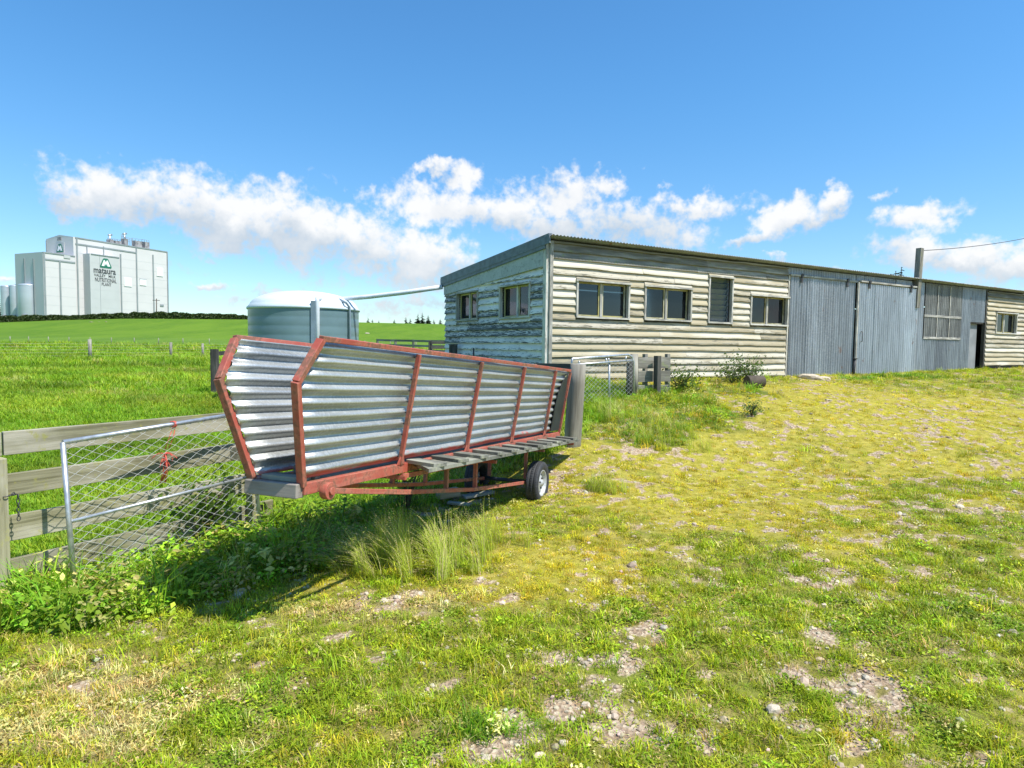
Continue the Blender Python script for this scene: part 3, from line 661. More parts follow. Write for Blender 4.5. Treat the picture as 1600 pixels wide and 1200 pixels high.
# pole on the shed front, wire
pt = at(1437.5,387,0.001+1); 
def on_front(px, py, o):
    d = ray(px,py); q = fp(0,0,o); t = ((q-CAM).dot(N))/(d.dot(N)); return CAM + d*t
P0 = on_front(1431,481,.14); P1 = on_front(1437.5,388,.14)
PO = thing('wooden_pole', 'square wooden pole bolted to the shed front and rising above its roof', 'pole', (P0.x,P0.y,P0.z))
b = MB(); b.beam(P0, P1, .165, .15, up=N); b.build('pole_shaft', M['wood'], PO)
b = MB(); b.beam(P0+N*-.085+Z*.62, P0+N*-.085+Z*.68-U*.0, .05, .3, up=U); b.build('bracket', M['dkmetal'], PO)
b = MB(); b.tube([P1-Z*.02+U*.04, P1-Z*.06+U*.12, P1-Z*.05+U*.2], .018, 6); b.tube([P1-Z*.3+U*.07, P1-Z*.32+U*.14, P1-Z*.2+U*.16, P1-Z*.08+U*.15], .010, 5); b.build('insulator', M['dkmetal'], PO)
we = at(1640,364,24.0); b = MB(); ws = P1-Z*.05+U*.2
b.tube([ws.lerp(we, k/10) - Z*(.10*4*(k/10)*(1-k/10)) for k in range(11)] + [we+(we-ws)*.8+Z*.1], .011, 5)
tag(b.build('overhead_wire', M['dkmetal']), 'dark overhead wire running from the pole top to the right', 'wire')

# ------------------------------------------------------------------ hay feeder trailer
TA = .3556; TP = .0651
A_ = Vector((math.sin(TA)*math.cos(TP), math.cos(TA)*math.cos(TP), -math.sin(TP))); NN = Vector((math.cos(TA), -math.sin(TA), 0)); UP = NN.cross(A_)
if UP.z < 0: UP = -UP
TO = Vector((-1.2255, 3.697, .9281)); W_ = .3468; HT = .83; LEAN = .13; TLEN = 5.37
TR = thing('feeder_trailer', 'red framed hay feeder trailer with leaning corrugated iron sides and side ramp', 'trailer', (TO.x+A_.x*2.6, TO.y+A_.y*2.6, 0))
def T(a, o, c): return TO + A_*a + NN*o + UP*c
def side(sg):
    "point on a side panel: along, height up the slope, offset off the sheet; sg +1 near, -1 far"
    def S(a, h, off=0.0):
        o = LEAN*h/HT; nrm = (NN*sg*HT - UP*LEAN).normalized()
        return (T(a, o, h) if sg > 0 else T(a, -W_-o, h)) + nrm*off
    return S
def amin(h): return (-.198*h/.583) if h < .583 else (-.198 + (.198-.045)*(h-.583)/(HT-.583))
for sg in (1,-1):
    S = side(sg); nh = 100; na = 24; vs = []; gs = []; off = random.random()*30
    for i in range(nh+1):
        h = .012+(HT-.014)*i/nh; a0 = amin(h)+.01
        for j in range(na+1):
            a = a0+(TLEN-.02-a0)*j/na
            dent = .004*math.sin(a*3.1+sg)+.003*math.sin(a*7.7+h*9)
            vs.append(S(a, h, -.018 + .0165*math.cos(2*math.pi*(h-.06)/.0815) + dent)); gs.append((off+a, h, off))
    fs = [(i*(na+1)+j, i*(na+1)+j+1, (i+1)*(na+1)+j+1, (i+1)*(na+1)+j) for i in range(nh) for j in range(na)]
    o = MB().add(vs, fs, gs, True).build('side_panel', M['panelgalv'], TR); so_ = o.modifiers.new('thickness','SOLIDIFY'); so_.thickness = .002; so_.offset = 0
    nr = (NN*sg*HT-UP*LEAN).normalized()
    k0, k1, k2 = S(0,-.01,.008), S(-.198,.583,.008), S(-.045,HT,.008)
    b = MB(); d = (k1-k0).normalized(); b.beam(k0, k1, .036, .048, up=nr, ext=.02)
    fr = b.build('front_upright', M['red'], TR, .004)
    b = MB(); b.beam(k1+(k2-k1).normalized()*.012, k2, .036, .048, up=nr, ext=.01); b.build('front_brace', M['red'], TR, .004)
    b = MB(); b.beam(S(-.045,HT+.012,.008), S(TLEN,HT+.012,.008), .034, .036, up=nr); b.build('top_rail', M['red'], TR, .004)
    b = MB(); b.beam(S(0,-.035,.012), S(TLEN,-.035,.012), .045, .07, up=UP); b.build('bottom_rail', M['red'], TR, .004)
    for q in range(5):
        a = 1.093+1.188*q if q < 4 else TLEN-.02
        b = MB(); b.beam(S(a,.0,.022), S(a,HT-.012,.022), .028, .034, up=nr); b.build('upright', M['red'], TR, .003)
        if sg > 0 and q < 4:
            b = MB()
            for i in range(10):
                for da in (-.026,.026):
                    c = S(a+da, .06+.0815*i, .004); b.tube([c, c+nr*.010], .007, 6, smooth=False)
            tag(b.build('bolt', M['dkmetal'], TR), kind='stuff')
        if q < 4 and sg > 0:
            b = MB(); b.prism([S(a-.05,.0,.022), S(a-.017,.0,.022), S(a-.017,.06,.022)], nr*.012); b.prism([S(a+.017,.0,.022), S(a+.05,.0,.022), S(a+.017,.06,.022)], nr*.012); b.build('gusset', M['red'], TR)
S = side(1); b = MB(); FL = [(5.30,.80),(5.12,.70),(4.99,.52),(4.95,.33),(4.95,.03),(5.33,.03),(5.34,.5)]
b.prism([S(a,h,.006) for a,h in FL], (NN*HT-UP*LEAN).normalized()*.008); b.build('tail_shade_sheet', M['tailshade'], TR)  # dark sheet cut to the outline of the shade at the panel's tail
# floor, front sill, blocks
for i in range(3):
    b = MB(); o = -W_+.06+(W_-.12)*(i+.5)/3; b.beam(T(.055,o,-.022), T(TLEN-.05,o,-.022), (W_-.10)/3-.006, .03, up=UP); b.build('floor_plank', M['deck'], TR)
b = MB(); b.beam(T(-.02,-W_-.02,-.045), T(-.02,.012,-.045), .07, .085, up=UP); b.build('front_sill', M['sillwood'], TR, .006)
b = MB(); b.beam(T(.07,-.30,.012), T(.07,-.03,.012), .12, .03, up=UP); b.build('cross_plank', M['deck'], TR, .004)
b = MB(); b.beam(T(.20,-.20,.033), T(.20,-.035,.033), .05, .075, up=UP); b.build('timber_block', M['sillwood'], TR, .004)
# arms, discs, struts
for sg in (1,-1):
    q = (lambda o: o) if sg > 0 else (lambda o: -W_-o)
    b = MB(); b.tube([T(.14,q(.06),-.058), T(.14,q(.11),-.058)], .052, 20); b.tube([T(.14,q(.11),-.058), T(.14,q(.125),-.058)], .024, 12); b.build('pivot_disc', M['red'], TR, .003)
    pts = [(.14,.088,-.058),(1.085,.09,-.202),(2.3,.095,-.352),(3.84,.10,-.485)]
    b = MB()
    for u_, v_ in zip(pts[:-1], pts[1:]): b.beam(T(u_[0],q(u_[1]),u_[2]), T(v_[0],q(v_[1]),v_[2]), .03, .034, up=UP, ext=.012)
    b.build('swing_arm', M['red'], TR, .003)
    for a, c in ((1.76,-.275),(2.365,-.345)):
        b = MB(); b.beam(T(a,q(.085),c), T(a,q(.085),-.045), .034, .034, up=NN); b.build('strut', M['red'], TR, .003)
b = MB(); b.beam(T(1.12,.025,-.095), T(2.42,.16,-.085), .03, .034, up=UP); b.beam(T(1.12,-W_,-.105), T(1.12,.06,-.105), .03, .03, up=UP); b.beam(T(2.42,-W_,-.105), T(2.42,.27,-.10), .03, .03, up=UP)
b.beam(T(3.9,-W_,-.12), T(3.9,.27,-.12), .03, .03, up=UP); b.beam(T(5.2,-W_,-.12), T(5.2,.27,-.14), .03, .03, up=UP); b.beam(T(3.9,.05,-.46), T(3.9,.05,-.12), .034, .034, up=NN); b.beam(T(3.9,-W_-.05,-.46), T(3.9,-W_-.05,-.12), .034, .034, up=NN); b.build('cross_member', M['red'], TR)
b = MB(); b.tube([T(3.9,-W_-.16,-.49), T(3.9,.16,-.49)], .022, 10); b.build('axle', M['dkmetal'], TR)
def wheel(o, sg):
    c = T(3.9, o, -.49); ax = NN*sg; R = .245; w = .075
    prof = [(.150,-.060),(.165,-.068),(.205,-.075),(.232,-.066),(.243,-.050)]
    b = MB(); p = prof + [(R,-.03),(R-.006,-.024),(R-.006,-.018),(R,-.012),(R,.012),(R-.006,.018),(R-.006,.024),(R,.03)] + [(r_,-z_) for r_, z_ in reversed(prof)] + [(.140,.045),(.138,-.045),(.150,-.060)]
    b.lathe(c, p, 56, ax)
    X = ax.orthogonal().normalized(); Y = ax.cross(X)
    for k in range(56):                                   # tread blocks
        for rowo in (-.045,-.0,.045):
            an = 2*math.pi*(k+(.5 if rowo == 0 else 0))/56; rd = X*math.cos(an)+Y*math.sin(an); tg = ax.cross(rd)
            b.box(c+rd*(R-.001-(abs(rowo)*.12))+ax*rowo, tg, ax, rd, .0165, .021, .009)
    wh = b.build('wheel', M['tyre'], TR)
    b = MB(); b.lathe(c, [(.152,.058),(.146,.064),(.138,.058),(.128,.030),(.112,.020),(.085,.030),(.070,.040),(.040,.038),(.034,.062),(.0,.066)], 40, ax)
    rm = b.build('rim', M['rim'], wh)
    b = MB()
    for k in range(4):
        an = 2*math.pi*(k+.3)/4; rd = X*math.cos(an)+Y*math.sin(an); b.tube([c+rd*.055+ax*.036, c+rd*.055+ax*.056], .010, 6)
    for k in range(8):
        an = 2*math.pi*(k+.3)/8; rd = X*math.cos(an)+Y*math.sin(an); b.tube([c+rd*.106+ax*.0195, c+rd*.106+ax*.025], .013, 8)
    b.build('wheel_nut', M['dkmetal'], wh)
wheel(.20, 1); wheel(-W_-.20, -1)
# side ramp deck with cleats
def deckc(a): return -.004-.018*(a-1.0)
for k in range(2):
    o0 = .035+.138*k; b = MB(); vs = []; a0 = 1.29-.28*(k*.5); a1 = 1.29-.28*((k+1)*.5)
    b.prism([T(a0,o0,deckc(a0)), T(TLEN-.02,o0,deckc(TLEN)), T(TLEN-.02,o0+.134,deckc(TLEN)-.005), T(a1,o0+.134,deckc(a1)-.003)], -UP*.026)
    b.g = [((Vector(p)-TO).dot(A_), (Vector(p)-TO).dot(NN), 0) for p in b.v]; b.build('ramp_plank', M['deck'], TR)
for k in range(11):
    a = 1.22+.395*k; j = random.uniform(-.02,.02); w = random.uniform(.10,.15)
    b = MB(); b.beam(T(a+.05,.03,deckc(a)+.016), T(a+j-.02,.318+random.uniform(-.01,.012),deckc(a)+.012), w, .03, up=UP); b.build('cleat', M['deck'], TR, .004)
# ------------------------------------------------------------------ near rail fence, leaning mesh gate
FD = Vector((.545,.839,0)).normalized(); F0 = at(6,700,4.3); F0.z = 0; FN = Vector((FD.y,-FD.x,0))
def ff(t, z, o=0.0): return F0 + FD*t + FN*o + Z*z
FE = thing('rail_fence', 'weathered four rail timber fence at the left edge behind the mesh gate', 'fence', (F0.x,F0.y,0))
def fence_z(py, px=6): 
    d = ray(px,py); q = F0; t = ((q-CAM).dot(FN))/(d.dot(FN)); return (CAM+d*t).z
for y0, y1 in ((675,712),(742,777),(808,848),(877,914)):
    z1, z0 = fence_z(y0), fence_z(y1)
    for a, c in ((-2.6,-.01),(.0,2.12)):
        b = MB(); j = random.uniform(-.006,.006); b.beam(ff(a,(z0+z1)/2+j*0,-.02 if y0 > 700 else -.018), ff(c,(z0+z1)/2+j,-.02), .036, z1-z0, up=Z); b.build('fence_rail', M['woodg'], FE, .004)
zt = fence_z(713)
for t, top in ((-.055,zt),(1.86,fence_z(742)),(-2.0,zt)):
    b = MB(); p = ff(t,0,.055); g = h1(p.x,p.y); b.beam(p+Z*(g-.15), p+Z*top, .10, .075, up=FD); b.build('fence_post', M['woodg'], FE, .006)
b = MB(); q0 = at(366,707,5.62); q1 = at(409,709,5.52); b.beam(q0, q1, .11, .125, up=Z); b.build('rail_end', M['sawn'], FE, .008)
# chain on the end post
CH = MB(); cp = ff(-.045, fence_z(772), .11)
for k in range(9):
    an = k/9*2*math.pi; 
    c = cp + FD*(.075*math.cos(an)) + FN*(.05*math.sin(an)-.05) + Z*(.01*math.sin(2*an)); d = (FD*-math.sin(an)+FN*math.cos(an)*.7).normalized(); e = Z if k%2 else d.cross(Z)
    CH.tube([c+d*(.017*math.cos(u_))+e*(.010*math.sin(u_)) for u_ in np.linspace(0,2*math.pi,9)], .0032, 5, cap=False)
for k in range(6):
    c = cp + FD*.078 - Z*(.03*k+.01); d = Z; e = FD if k%2 else FN
    CH.tube([c+d*(.017*math.cos(u_))+e*(.010*math.sin(u_)) for u_ in np.linspace(0,2*math.pi,9)], .0032, 5, cap=False)
tag(CH.build('chain', M['dkmetal']), 'short rusty chain looped round the post at the left edge', 'chain')

def mesh_gate(name, label, A, B, zA, zB, zlowA, zlowB, zbotA, zbotB, dia, rp, rw, lean=0.0, cat='gate'):
    A = Vector(A); B = Vector(B); D = (B-A); L = Vector((D.x,D.y,0)).length; Dn = Vector((D.x,D.y,0))/L; Nn = Vector((Dn.y,-Dn.x,0))
    g = thing(name, label, cat, (A.x,A.y,zbotA))
    def G(t, z, o=0.0):   # t 0..1 along, z 0..1 between bottom and top
        zt_ = zA+(zB-zA)*t; zb = zbotA+(zbotB-zbotA)*t
        return Vector((A.x+D.x*t, A.y+D.y*t, 0)) + Z*(zb+(zt_-zb)*z) + Nn*(o + lean*(1-z))
    b = MB(); b.tube([G(0,1), G(1,1)], rp, 10); b.build('top_pipe', M['pipe'], g)
    for t in (0,1): b = MB(); b.tube([G(t,1.0), G(t,0)], rp, 10); b.build('end_pipe', M['pipe'], g)
    fl = lambda t: ((zlowA+(zlowB-zlowA)*t)-(zbotA+(zbotB-zbotA)*t))/((zA+(zB-zA)*t)-(zbotA+(zbotB-zbotA)*t))
    b = MB(); b.tube([G(0,fl(0)), G(1,fl(1))], rp*.8, 10); b.build('lower_pipe', M['pipe'], g)
    H = zA-zbotA; n = int(L/dia*1); m = int(H/dia*2)
    b = MB()                                                  # woven diamonds: each wire zigzags from top to bottom
    for i in range(n+1):
        for ph in (0,):
            pts = []
            for k in range(m+1):
                t = (i+.5+(.5 if (k+i)%2 else -.5)*1.03)/(n+1)
                t = min(max(t+random.uniform(-.0015,.0015),.004),.996); pts.append(G(t, 1-k/m, (.004 if k%2 else -.004)))
            b.tube(pts, rw, 6, False, True)
    b.build('wire_mesh', M['wire'], g); return g, G
GA = at(98,690,4.35); GB = at(392,643,5.70)
g1, GG = mesh_gate('mesh_gate', 'galvanised pipe gate with chain mesh leaning along the near rail fence', GA, GB, GA.z-.005, GB.z, at(120,812,4.38).z, at(365,745,5.58).z, .0, .06, .064, .017, .0028, lean=.10)
b = MB(); ta = GG(.52,1.0,.0)
for k in range(3):
    b.tube([ta+Vector((.022*math.cos(u_)+random.uniform(-.006,.006), .012*k-.01, .024*math.sin(u_))) for u_ in np.linspace(0,2*math.pi,10)], .0035, 5, False)
b.tube([ta-Z*.02, ta-Z*.10+FD*-.03, ta-Z*.2+FD*-.07], .003, 5); b.tube([ta-Z*.02+FD*.02, ta-Z*.11+FD*.0, ta-Z*.19+FD*-.04], .003, 5)
kc = ta-Z*.23-FD*.07
for k in range(16):
    pts = [kc]; p = kc.copy(); d = Vector((random.uniform(-1,1)*.5, random.uniform(-1,1)*.4, random.uniform(-1.2,.5)))
    for q in range(5): d += Vector((random.uniform(-.4,.4), random.uniform(-.3,.3), -.25)); p = p+d.normalized()*.022; pts.append(p.copy())
    b.tube(pts, .0032, 4)
for k in range(10):
    x0 = kc + Vector((random.uniform(-.012,.012), random.uniform(-.012,.012), -.03)); b.tube([x0, x0-Z*.09+Vector((random.uniform(-.01,.02),random.uniform(-.01,.01),0)), x0-Z*.2+Vector((random.uniform(-.035,.01),random.uniform(-.02,.02),0))], .0025, 4)
tag(b.build('twine', M['twine']), 'tangled red baling twine knotted on the mesh gate', 'twine')

# ------------------------------------------------------------------ strainer post, white gate, short fence by the shed
sp0 = at(893,700,9.05); g0 = h1(sp0.x,sp0.y); sp1 = at(903.5,569,9.0)
ST = thing('strainer_post', 'thick round wooden strainer post standing at the trailer tail', 'post', (sp0.x,sp0.y,g0))
b = MB(); base = Vector((sp0.x,sp0.y,g0-.2)); b.tube([base.lerp(sp1,k/5) for k in range(6)], [.122,.121,.119,.116,.114,.110], 20); b.build('post_shaft', M['post'], ST)
b = MB(); b.beam(at(886,676,9.12), at(893,583,9.10), .03, .07, up=FN); b.build('split_batten', M['trim'], ST)
b = MB(); b.beam(at(899,574,9.13), at(836,572.5,9.7), .05, .10, up=Z); b.build('fence_rail', M['wooddk'], ST)
b = MB(); b.beam(at(838,573,9.62), at(822,572,9.75), .05, .07, up=Z); b.build('rail_end', M['sawn'], ST)
def pole_gate():
    A = at(894,561,10.7); B = at(981,554,11.9); g = thing('pipe_gate', 'small pale pipe gate with wire mesh between strainer post and shed fence', 'gate', (A.x,A.y,h1(A.x,A.y)))
    C = at(990,566,12.0); E = at(990,632,12.0)
    b = MB(); b.tube([at(893,575,10.7), A, A.lerp(B,.5), B, at(987,557,11.97), C, E], .022, 8); b.build('outer_pipe', M['pipe'], g)
    b = MB(); b.tube([at(896,570,10.72), at(988,563,11.98)], .018, 8); b.build('top_pipe', M['pipe'], g)
    b = MB(); b.tube([at(952,566,11.5), at(952,634,11.5)], .018, 8)
    for px in (905,947,951,978): y = 10.7+1.25*(px-893)/95; b.tube([at(px,563-9*(px-893)/95+2,y), at(px,570-7*(px-893)/95,y)], .014, 6)
    b.build('upright_pipe', M['pipe'], g)
    b = MB(); n = 26; m = 20
    for i in range(n+1):
        pts = []
        for k in range(m+1):
            f = (i+.5+(.5 if (k+i)%2 else -.5))/(n+1); px = 897+92*f; y = 10.72+1.25*f; pts.append(at(px, (570-7*f)+(632-566)*k/m, y))
        b.tube(pts, .0028, 5, False, True)
    b.build('wire_mesh', M['wire'], g)
pole_gate()
def short_fence():
    p = at(992,600,12.15); g = h1(p.x,p.y)
    F = thing('board_fence', 'short board fence with dark square post beside the small pipe gate', 'fence', (p.x,p.y,g))
    b = MB(); b.tube([Vector((p.x,p.y,g-.1)), at(991,553,12.15)], .075, 12); b.build('round_post', M['post'], F)
    b = MB(); b.tube([at(983,625,12.0), at(984,566,12.0)], .06, 10); b.build('round_post', M['wooddk'], F)
    for y0, y1 in ((558,575),(579,596),(601,614),(619,630)):
        b = MB(); b.beam(at(997,(y0+y1)/2+1,12.3), at(1047,(y0+y1)/2,12.55), .035, (y1-y0)*.0124, up=Z); b.build('fence_rail', M['wood'], F, .004)
    b = MB(); q = at(1027,600,12.28); b.beam(Vector((q.x,q.y,h1(q.x,q.y)-.1)), at(1027.5,556,12.28), .11, .09, up=U); b.build('square_post', M['wooddk'], F)
    for px in (1008,1043): b = MB(); q = at(px,600,12.62); b.beam(Vector((q.x,q.y,h1(q.x,q.y)-.1)), at(px,553,12.62), .08, .07, up=U); b.build('square_post', M['wood'], F)
short_fence()

# ------------------------------------------------------------------ rain water tank
TY = 18.0; tcx = at(476,500,TY).x; tg = h1(tcx,TY); TC = Vector((tcx,TY,tg)); zt = at(476,480,TY-1.4).z; TRd = 1.475; zd = at(476,455,TY).z
TK = thing('water_tank', 'round teal plastic water tank with a pale domed roof', 'tank', TC)
pr = [(TRd-.02,0),(TRd,.05)]
nb = 9
for i in range(1,nb): 
    z_ = (zt-tg)*i/nb; pr += [(TRd,z_-.03),(TRd-.004,z_),(TRd,z_+.03)]
pr += [(TRd,zt-tg-.03)]
b = MB(); b.lathe(TC, pr, 96); b.build('tank_wall', M['tank'], TK)
b = MB(); hd = zd-zt; pr = [(TRd-.02,zt-tg-.03),(TRd+.03,zt-tg-.02),(TRd+.035,zt-tg+.03),(TRd-.03,zt-tg+.10)] + [((TRd-.05)*math.cos(a), zt-tg+.10+(hd-.10)*math.sin(a)) for a in np.linspace(.12,1.53,12)] + [(.01,zd-tg)]
b.lathe(TC, pr, 96); b.build('tank_roof', M['tanktop'], TK)
def tk(px, py, rr=TRd+.05):      # on the tank's skin
    d = ray(px,py); a = d.x*d.x+d.y*d.y; q = CAM-TC; bb = 2*(q.x*d.x+q.y*d.y); c = q.x*q.x+q.y*q.y-rr*rr; s = (-bb-math.sqrt(max(0,bb*bb-4*a*c)))/(2*a); return CAM+d*s
b = MB(); p = tk(496,472); b.tube([p+Z*.10-Vector((0,-.3,0)), p+Z*.10, p+Z*.02, Vector((p.x,p.y,tg))], .055, 10); b.build('overflow_pipe', M['pvc'], TK)
b = MB(); p = tk(490,470,TRd+.02); b.box(p+Z*(-.8), Vector((1,0,0)), Vector((0,1,0)), Z, .12, .10, 1.6); b.build('conduit', M['pvcgrey'], TK)
b = MB(); p = tk(546,480); b.tube([at(530,468,TY-.6), tk(541,473), p, Vector((p.x,p.y,tg))], .035, 8); b.build('down_pipe', M['pvcgrey'], TK)
b = MB(); b.box(at(424,468,TY-.8)+Z*.03, Vector((1,0,0)), Vector((0,1,0)), Z, .18, .16, .05); b.build('roof_cap', M['pvcgrey'], TK)
b = MB(); q0 = gp(DEEP+.05,3.30,.10); q1 = at(529,467.5,TY-.3); b.tube([q0, q0.lerp(q1,.35)-Z*.03, q0.lerp(q1,.7)-Z*.03, q1, q1-Z*.10+Vector((-.1,0,0))], .062, 10)
tag(b.build('rainwater_pipe', M['pvc']), 'white plastic pipe running from the shed eave to the tank', 'pipe')

# ------------------------------------------------------------------ other fences and posts
def post_rail(name, label, pts, rails, hgt_, w=.16, m='wood', square=True):
    "pts: ground points (x,y)"
    r0 = thing(name, label, 'fence', (pts[0][0],pts[0][1],h1(*pts[0])))
    for (x,y) in pts:
        g = h1(x,y); b = MB(); 
        if square: b.beam(Vector((x,y,g-.2)), Vector((x,y,g+hgt_)), w, w, up=Vector((0,1,0)))
        else: b.tube([Vector((x,y,g-.2)), Vector((x,y,g+hgt_))], w/2, 10)
        b.build('fence_post', M[m], r0)
    for (x,y),(X,Y) in zip(pts[:-1], pts[1:]):
        for (zz, hh) in rails:
            b = MB(); dv = Vector((X-x,Y-y,0)).normalized(); nn = Vector((-dv.y,dv.x,0))*(w/2+.02)
            if nn.y > 0: nn = -nn
            b.beam(Vector((x,y,h1(x,y)+zz))+nn, Vector((X,Y,h1(X,Y)+zz))+nn, .04, hh, up=Z); b.build('fence_rail', M[m], r0)
    return r0
qa = at(336,600,19.5); qb = at(420,600,22.6); qc = at(350,600,27)
post_rail('yard_fence', 'dark timber yard fence corner beside the water tank', [(qa.x,qa.y),(qb.x-.9,qb.y-1.0)], [(1.24,.13),(.85,.13)], 1.40, .18, 'wooddk')
post_rail('yard_fence', 'grey timber sheep yard rails between the tank and shed', [(at(x_,540,y_).x, y_) for x_, y_ in ((590,44),(618,43),(646,42),(674,41),(700,40.5))], [(2.00-h1(-5.5,42),.14),(1.68-h1(-5.5,42),.14),(1.38-h1(-5.5,42),.14)], 2.08-h1(-5.5,42), .15, 'wood')
post_rail('yard_fence', 'dark timber rails meeting the back corner of the shed', [(at(x_,540,y_).x, y_) for x_, y_ in ((672,26),(702,26.5))], [(1.85-h1(-3,26),.10),(1.65-h1(-3,26),.10),(1.48-h1(-3,26),.08)], 1.93-h1(-3,26), .12, 'wooddk')
for i, (px, w) in enumerate(((705,.10),(711,.11))):
    q = at(px,560,16.3); g = h1(q.x,q.y); zt_ = at(px,539,16.3).z; b = MB(); b.beam(Vector((q.x,q.y,g-.1)), Vector((q.x,q.y,zt_)), w, w, up=Vector((0,1,0))); b.box(Vector((q.x,q.y,zt_+.012)), Vector((1,0,0)), Vector((0,1,0)), Z, w+.03, w+.03, .02)
    tag(b.build('square_post', M['wooddk']), ('dark square post nearest the shed gable corner','slimmer dark post standing just left of its twin by the gable')[1-i], 'post', 'dark posts by the gable')
b = MB(); q = at(740,560,15.2); b.tube([Vector((q.x,q.y,h1(q.x,q.y))), at(740,544,15.2)], .02, 6); tag(b.build('iron_stake', M['dkmetal']), 'thin dark iron stake standing against the shed gable', 'stake')
b = MB(); q = on_front(1333.5,583,.32); g = h1(q.x,q.y); b.tube([Vector((q.x,q.y,g-.1)), on_front(1336,561,.32)], .035, 8); b.box(on_front(1336,560.5,.32), U, N, Z, .10, .09, .03)
tag(b.build('door_stop_post', M['dkmetal']), 'short dark post standing in front of the sliding doors', 'post')
def wire_fence(name, label, pts, heights, r, tops, wires=5):
    r0 = thing(name, label, 'fence', (pts[0][0],pts[0][1],h1(*pts[0])))
    for (x,y), h_, rr in zip(pts, heights, r):
        g = h1(x,y); b = MB(); b.tube([Vector((x,y,g-.2)), Vector((x+random.uniform(-.02,.02),y,g+h_))], rr, 9); b.build('fence_post', M['post'], r0)
    b = MB()
    for k in range(wires):
        z_ = tops*(k+1)/wires; b.tube([Vector((x,y-.12,h1(x,y)+z_)) for x,y in pts], .004, 3, False, False)
    b.build('wire', M['oldwire'], r0)
pn = [gnd(-330,562),gnd(-90,562),gnd(141,560.5),gnd(267,559.5),gnd(317,558)]; pn = [(p.x,p.y) for p in pn]; e = at(520,558,pn[-1][1]+6); pn.append((e.x,e.y))
wire_fence('wire_fence', 'nearer wire fence across the paddock on stout wooden posts', pn, [1.25,1.25,1.38,1.2,1.1,1.1], [.10,.10,.12,.10,.09,.09], 1.05)
pf = [(at(px,538,110).x,110) for px in (-80,-48,-15,16,45,76,108,141,174,210,248,286,327,368,410,450,490,530,570,610,650,690,730)]
wire_fence('wire_fence', 'farther wire fence of slim evenly spaced posts below the hill', pf, [1.0]*len(pf), [.065]*len(pf), .9)
# ------------------------------------------------------------------ the milk plant on the rise
PAZ = math.radians(23.3); PA = Vector((math.sin(PAZ), math.cos(PAZ), 0)); PN = Vector((PA.y,-PA.x,0)); PB = -PN
PC = at(117.5,490,330); PC.z = 0
def pl_hit(px, py, P, n):
    d = ray(px,py); return CAM + d*((P-CAM).dot(n)/d.dot(n))
def pf_(px, py, o=0.0): return pl_hit(px, py, PC+PN*o, PN)          # on the front, o metres proud of it
BP = thing('milk_plant', 'tall white panelled factory tower with dark lettering and a green emblem on the rise', 'factory', (PC.x,PC.y,6))
ZB = 6.0
def bld(name, pts, z1, m, ridge=None):
    b = MB(); b.prism([Vector((p.x,p.y,ZB)) for p in pts], Z*(z1-ZB)); return b.build(name, m, BP)
zt = pf_(117.5,370.5).z; R_ = pf_(261,400); Lw = pl_hit(72,380,PC,PA)
Rr = Vector((R_.x,R_.y,0)); Ll = Vector((Lw.x,Lw.y,0))
bld('tower', [PC, Rr, Rr+(Ll-PC), Ll], zt, M['panel'])
b = MB(); midp = (PC+Ll)/2; b.prism([PC+Z*zt, midp+Z*(zt+1.6), Ll+Z*zt], Rr-PC); b.build('tower_roof', M['panelg'], BP)
A0 = pf_(67,400,1.2); A0.z = 0; A1 = pf_(117.2,400,1.2); A1.z = 0; AL = pl_hit(23,400,A0,PA); AL.z = 0; za = pf_(67,393.5,1.2).z
bld('low_block', [A0, A1, A1+(AL-A0), AL], za, M['panel'])
C0 = pf_(129.5,400); e_ = 0
for k in range(200):
    e_ = k*.05; 
    q = Vector((C0.x,C0.y,20))+PN*e_; d = q-CAM; s_ = d.dot(_f); px_ = 800+FPX*d.dot(_r)/s_
    if px_ > 142: break
C1 = C0+PN*e_; C1.z = 0; C2 = pf_(186,400,e_); C2.z = 0; zc = pf_(142,396,e_).z
bld('sign_block', [C1, C2, C2-PN*(e_+.4), C1-PN*(e_+.4)], zc, M['panelg'])
def strip(name, p, q, w, d, m, n=PN): 
    b = MB(); b.beam(p+n*(d/2-.05), q+n*(d/2-.05), w, d, up=n); return b
def vstrip(px, y0, o, w=.7, d=.35): 
    p = pf_(px, y0, o); b = strip('seam', p, Vector((p.x,p.y,ZB)), w, d, M['seam']); b.build('seam', M['seam'], BP)
for px, y0, o in ((188,397,0),(212.6,388,0),(238.7,398,0),(261,394,0),(93,407,1.2),(119.5,372,0),(68.5,395,1.2)): vstrip(px, y0, o)
def lseam(px, y0, P): 
    p = pl_hit(px,y0,P,PA); b = strip('seam', p, Vector((p.x,p.y,ZB)), .6, .35, M['seam'], -PA); b.build('seam', M['seam'], BP)
lseam(38,404,A0); lseam(52.5,404,A0); lseam(72.8,376,PC)
def hline(p0, p1, o, w=.7, m='seam', d=.3):
    b = strip('trim', pf_(*p0,o), pf_(*p1,o), w, d, M[m]); b.build('trim_band', M[m], BP)
z1_ = pf_(119,381).z
def hz(px0, px1, zz, o, w, m='seam', d=.3):
    p = pf_(px0,400,o); q = pf_(px1,400,o); p.z = q.z = zz; b = strip('t', p, q, w, d, M[m]); b.build('trim_band', M[m], BP)
hz(118,261.5,zt-.2,0,.6); hz(118,212,pf_(119,381).z,0,.7); hz(67,117,za-.15,1.2,.5); hz(68,117,pf_(67.5,404.5,1.2).z,1.2,.7); hz(142,186,zc-.2,e_,.5)
for px in (135.5,161.5): vstrip(px, 385, 0, .5, .3)
b = MB()
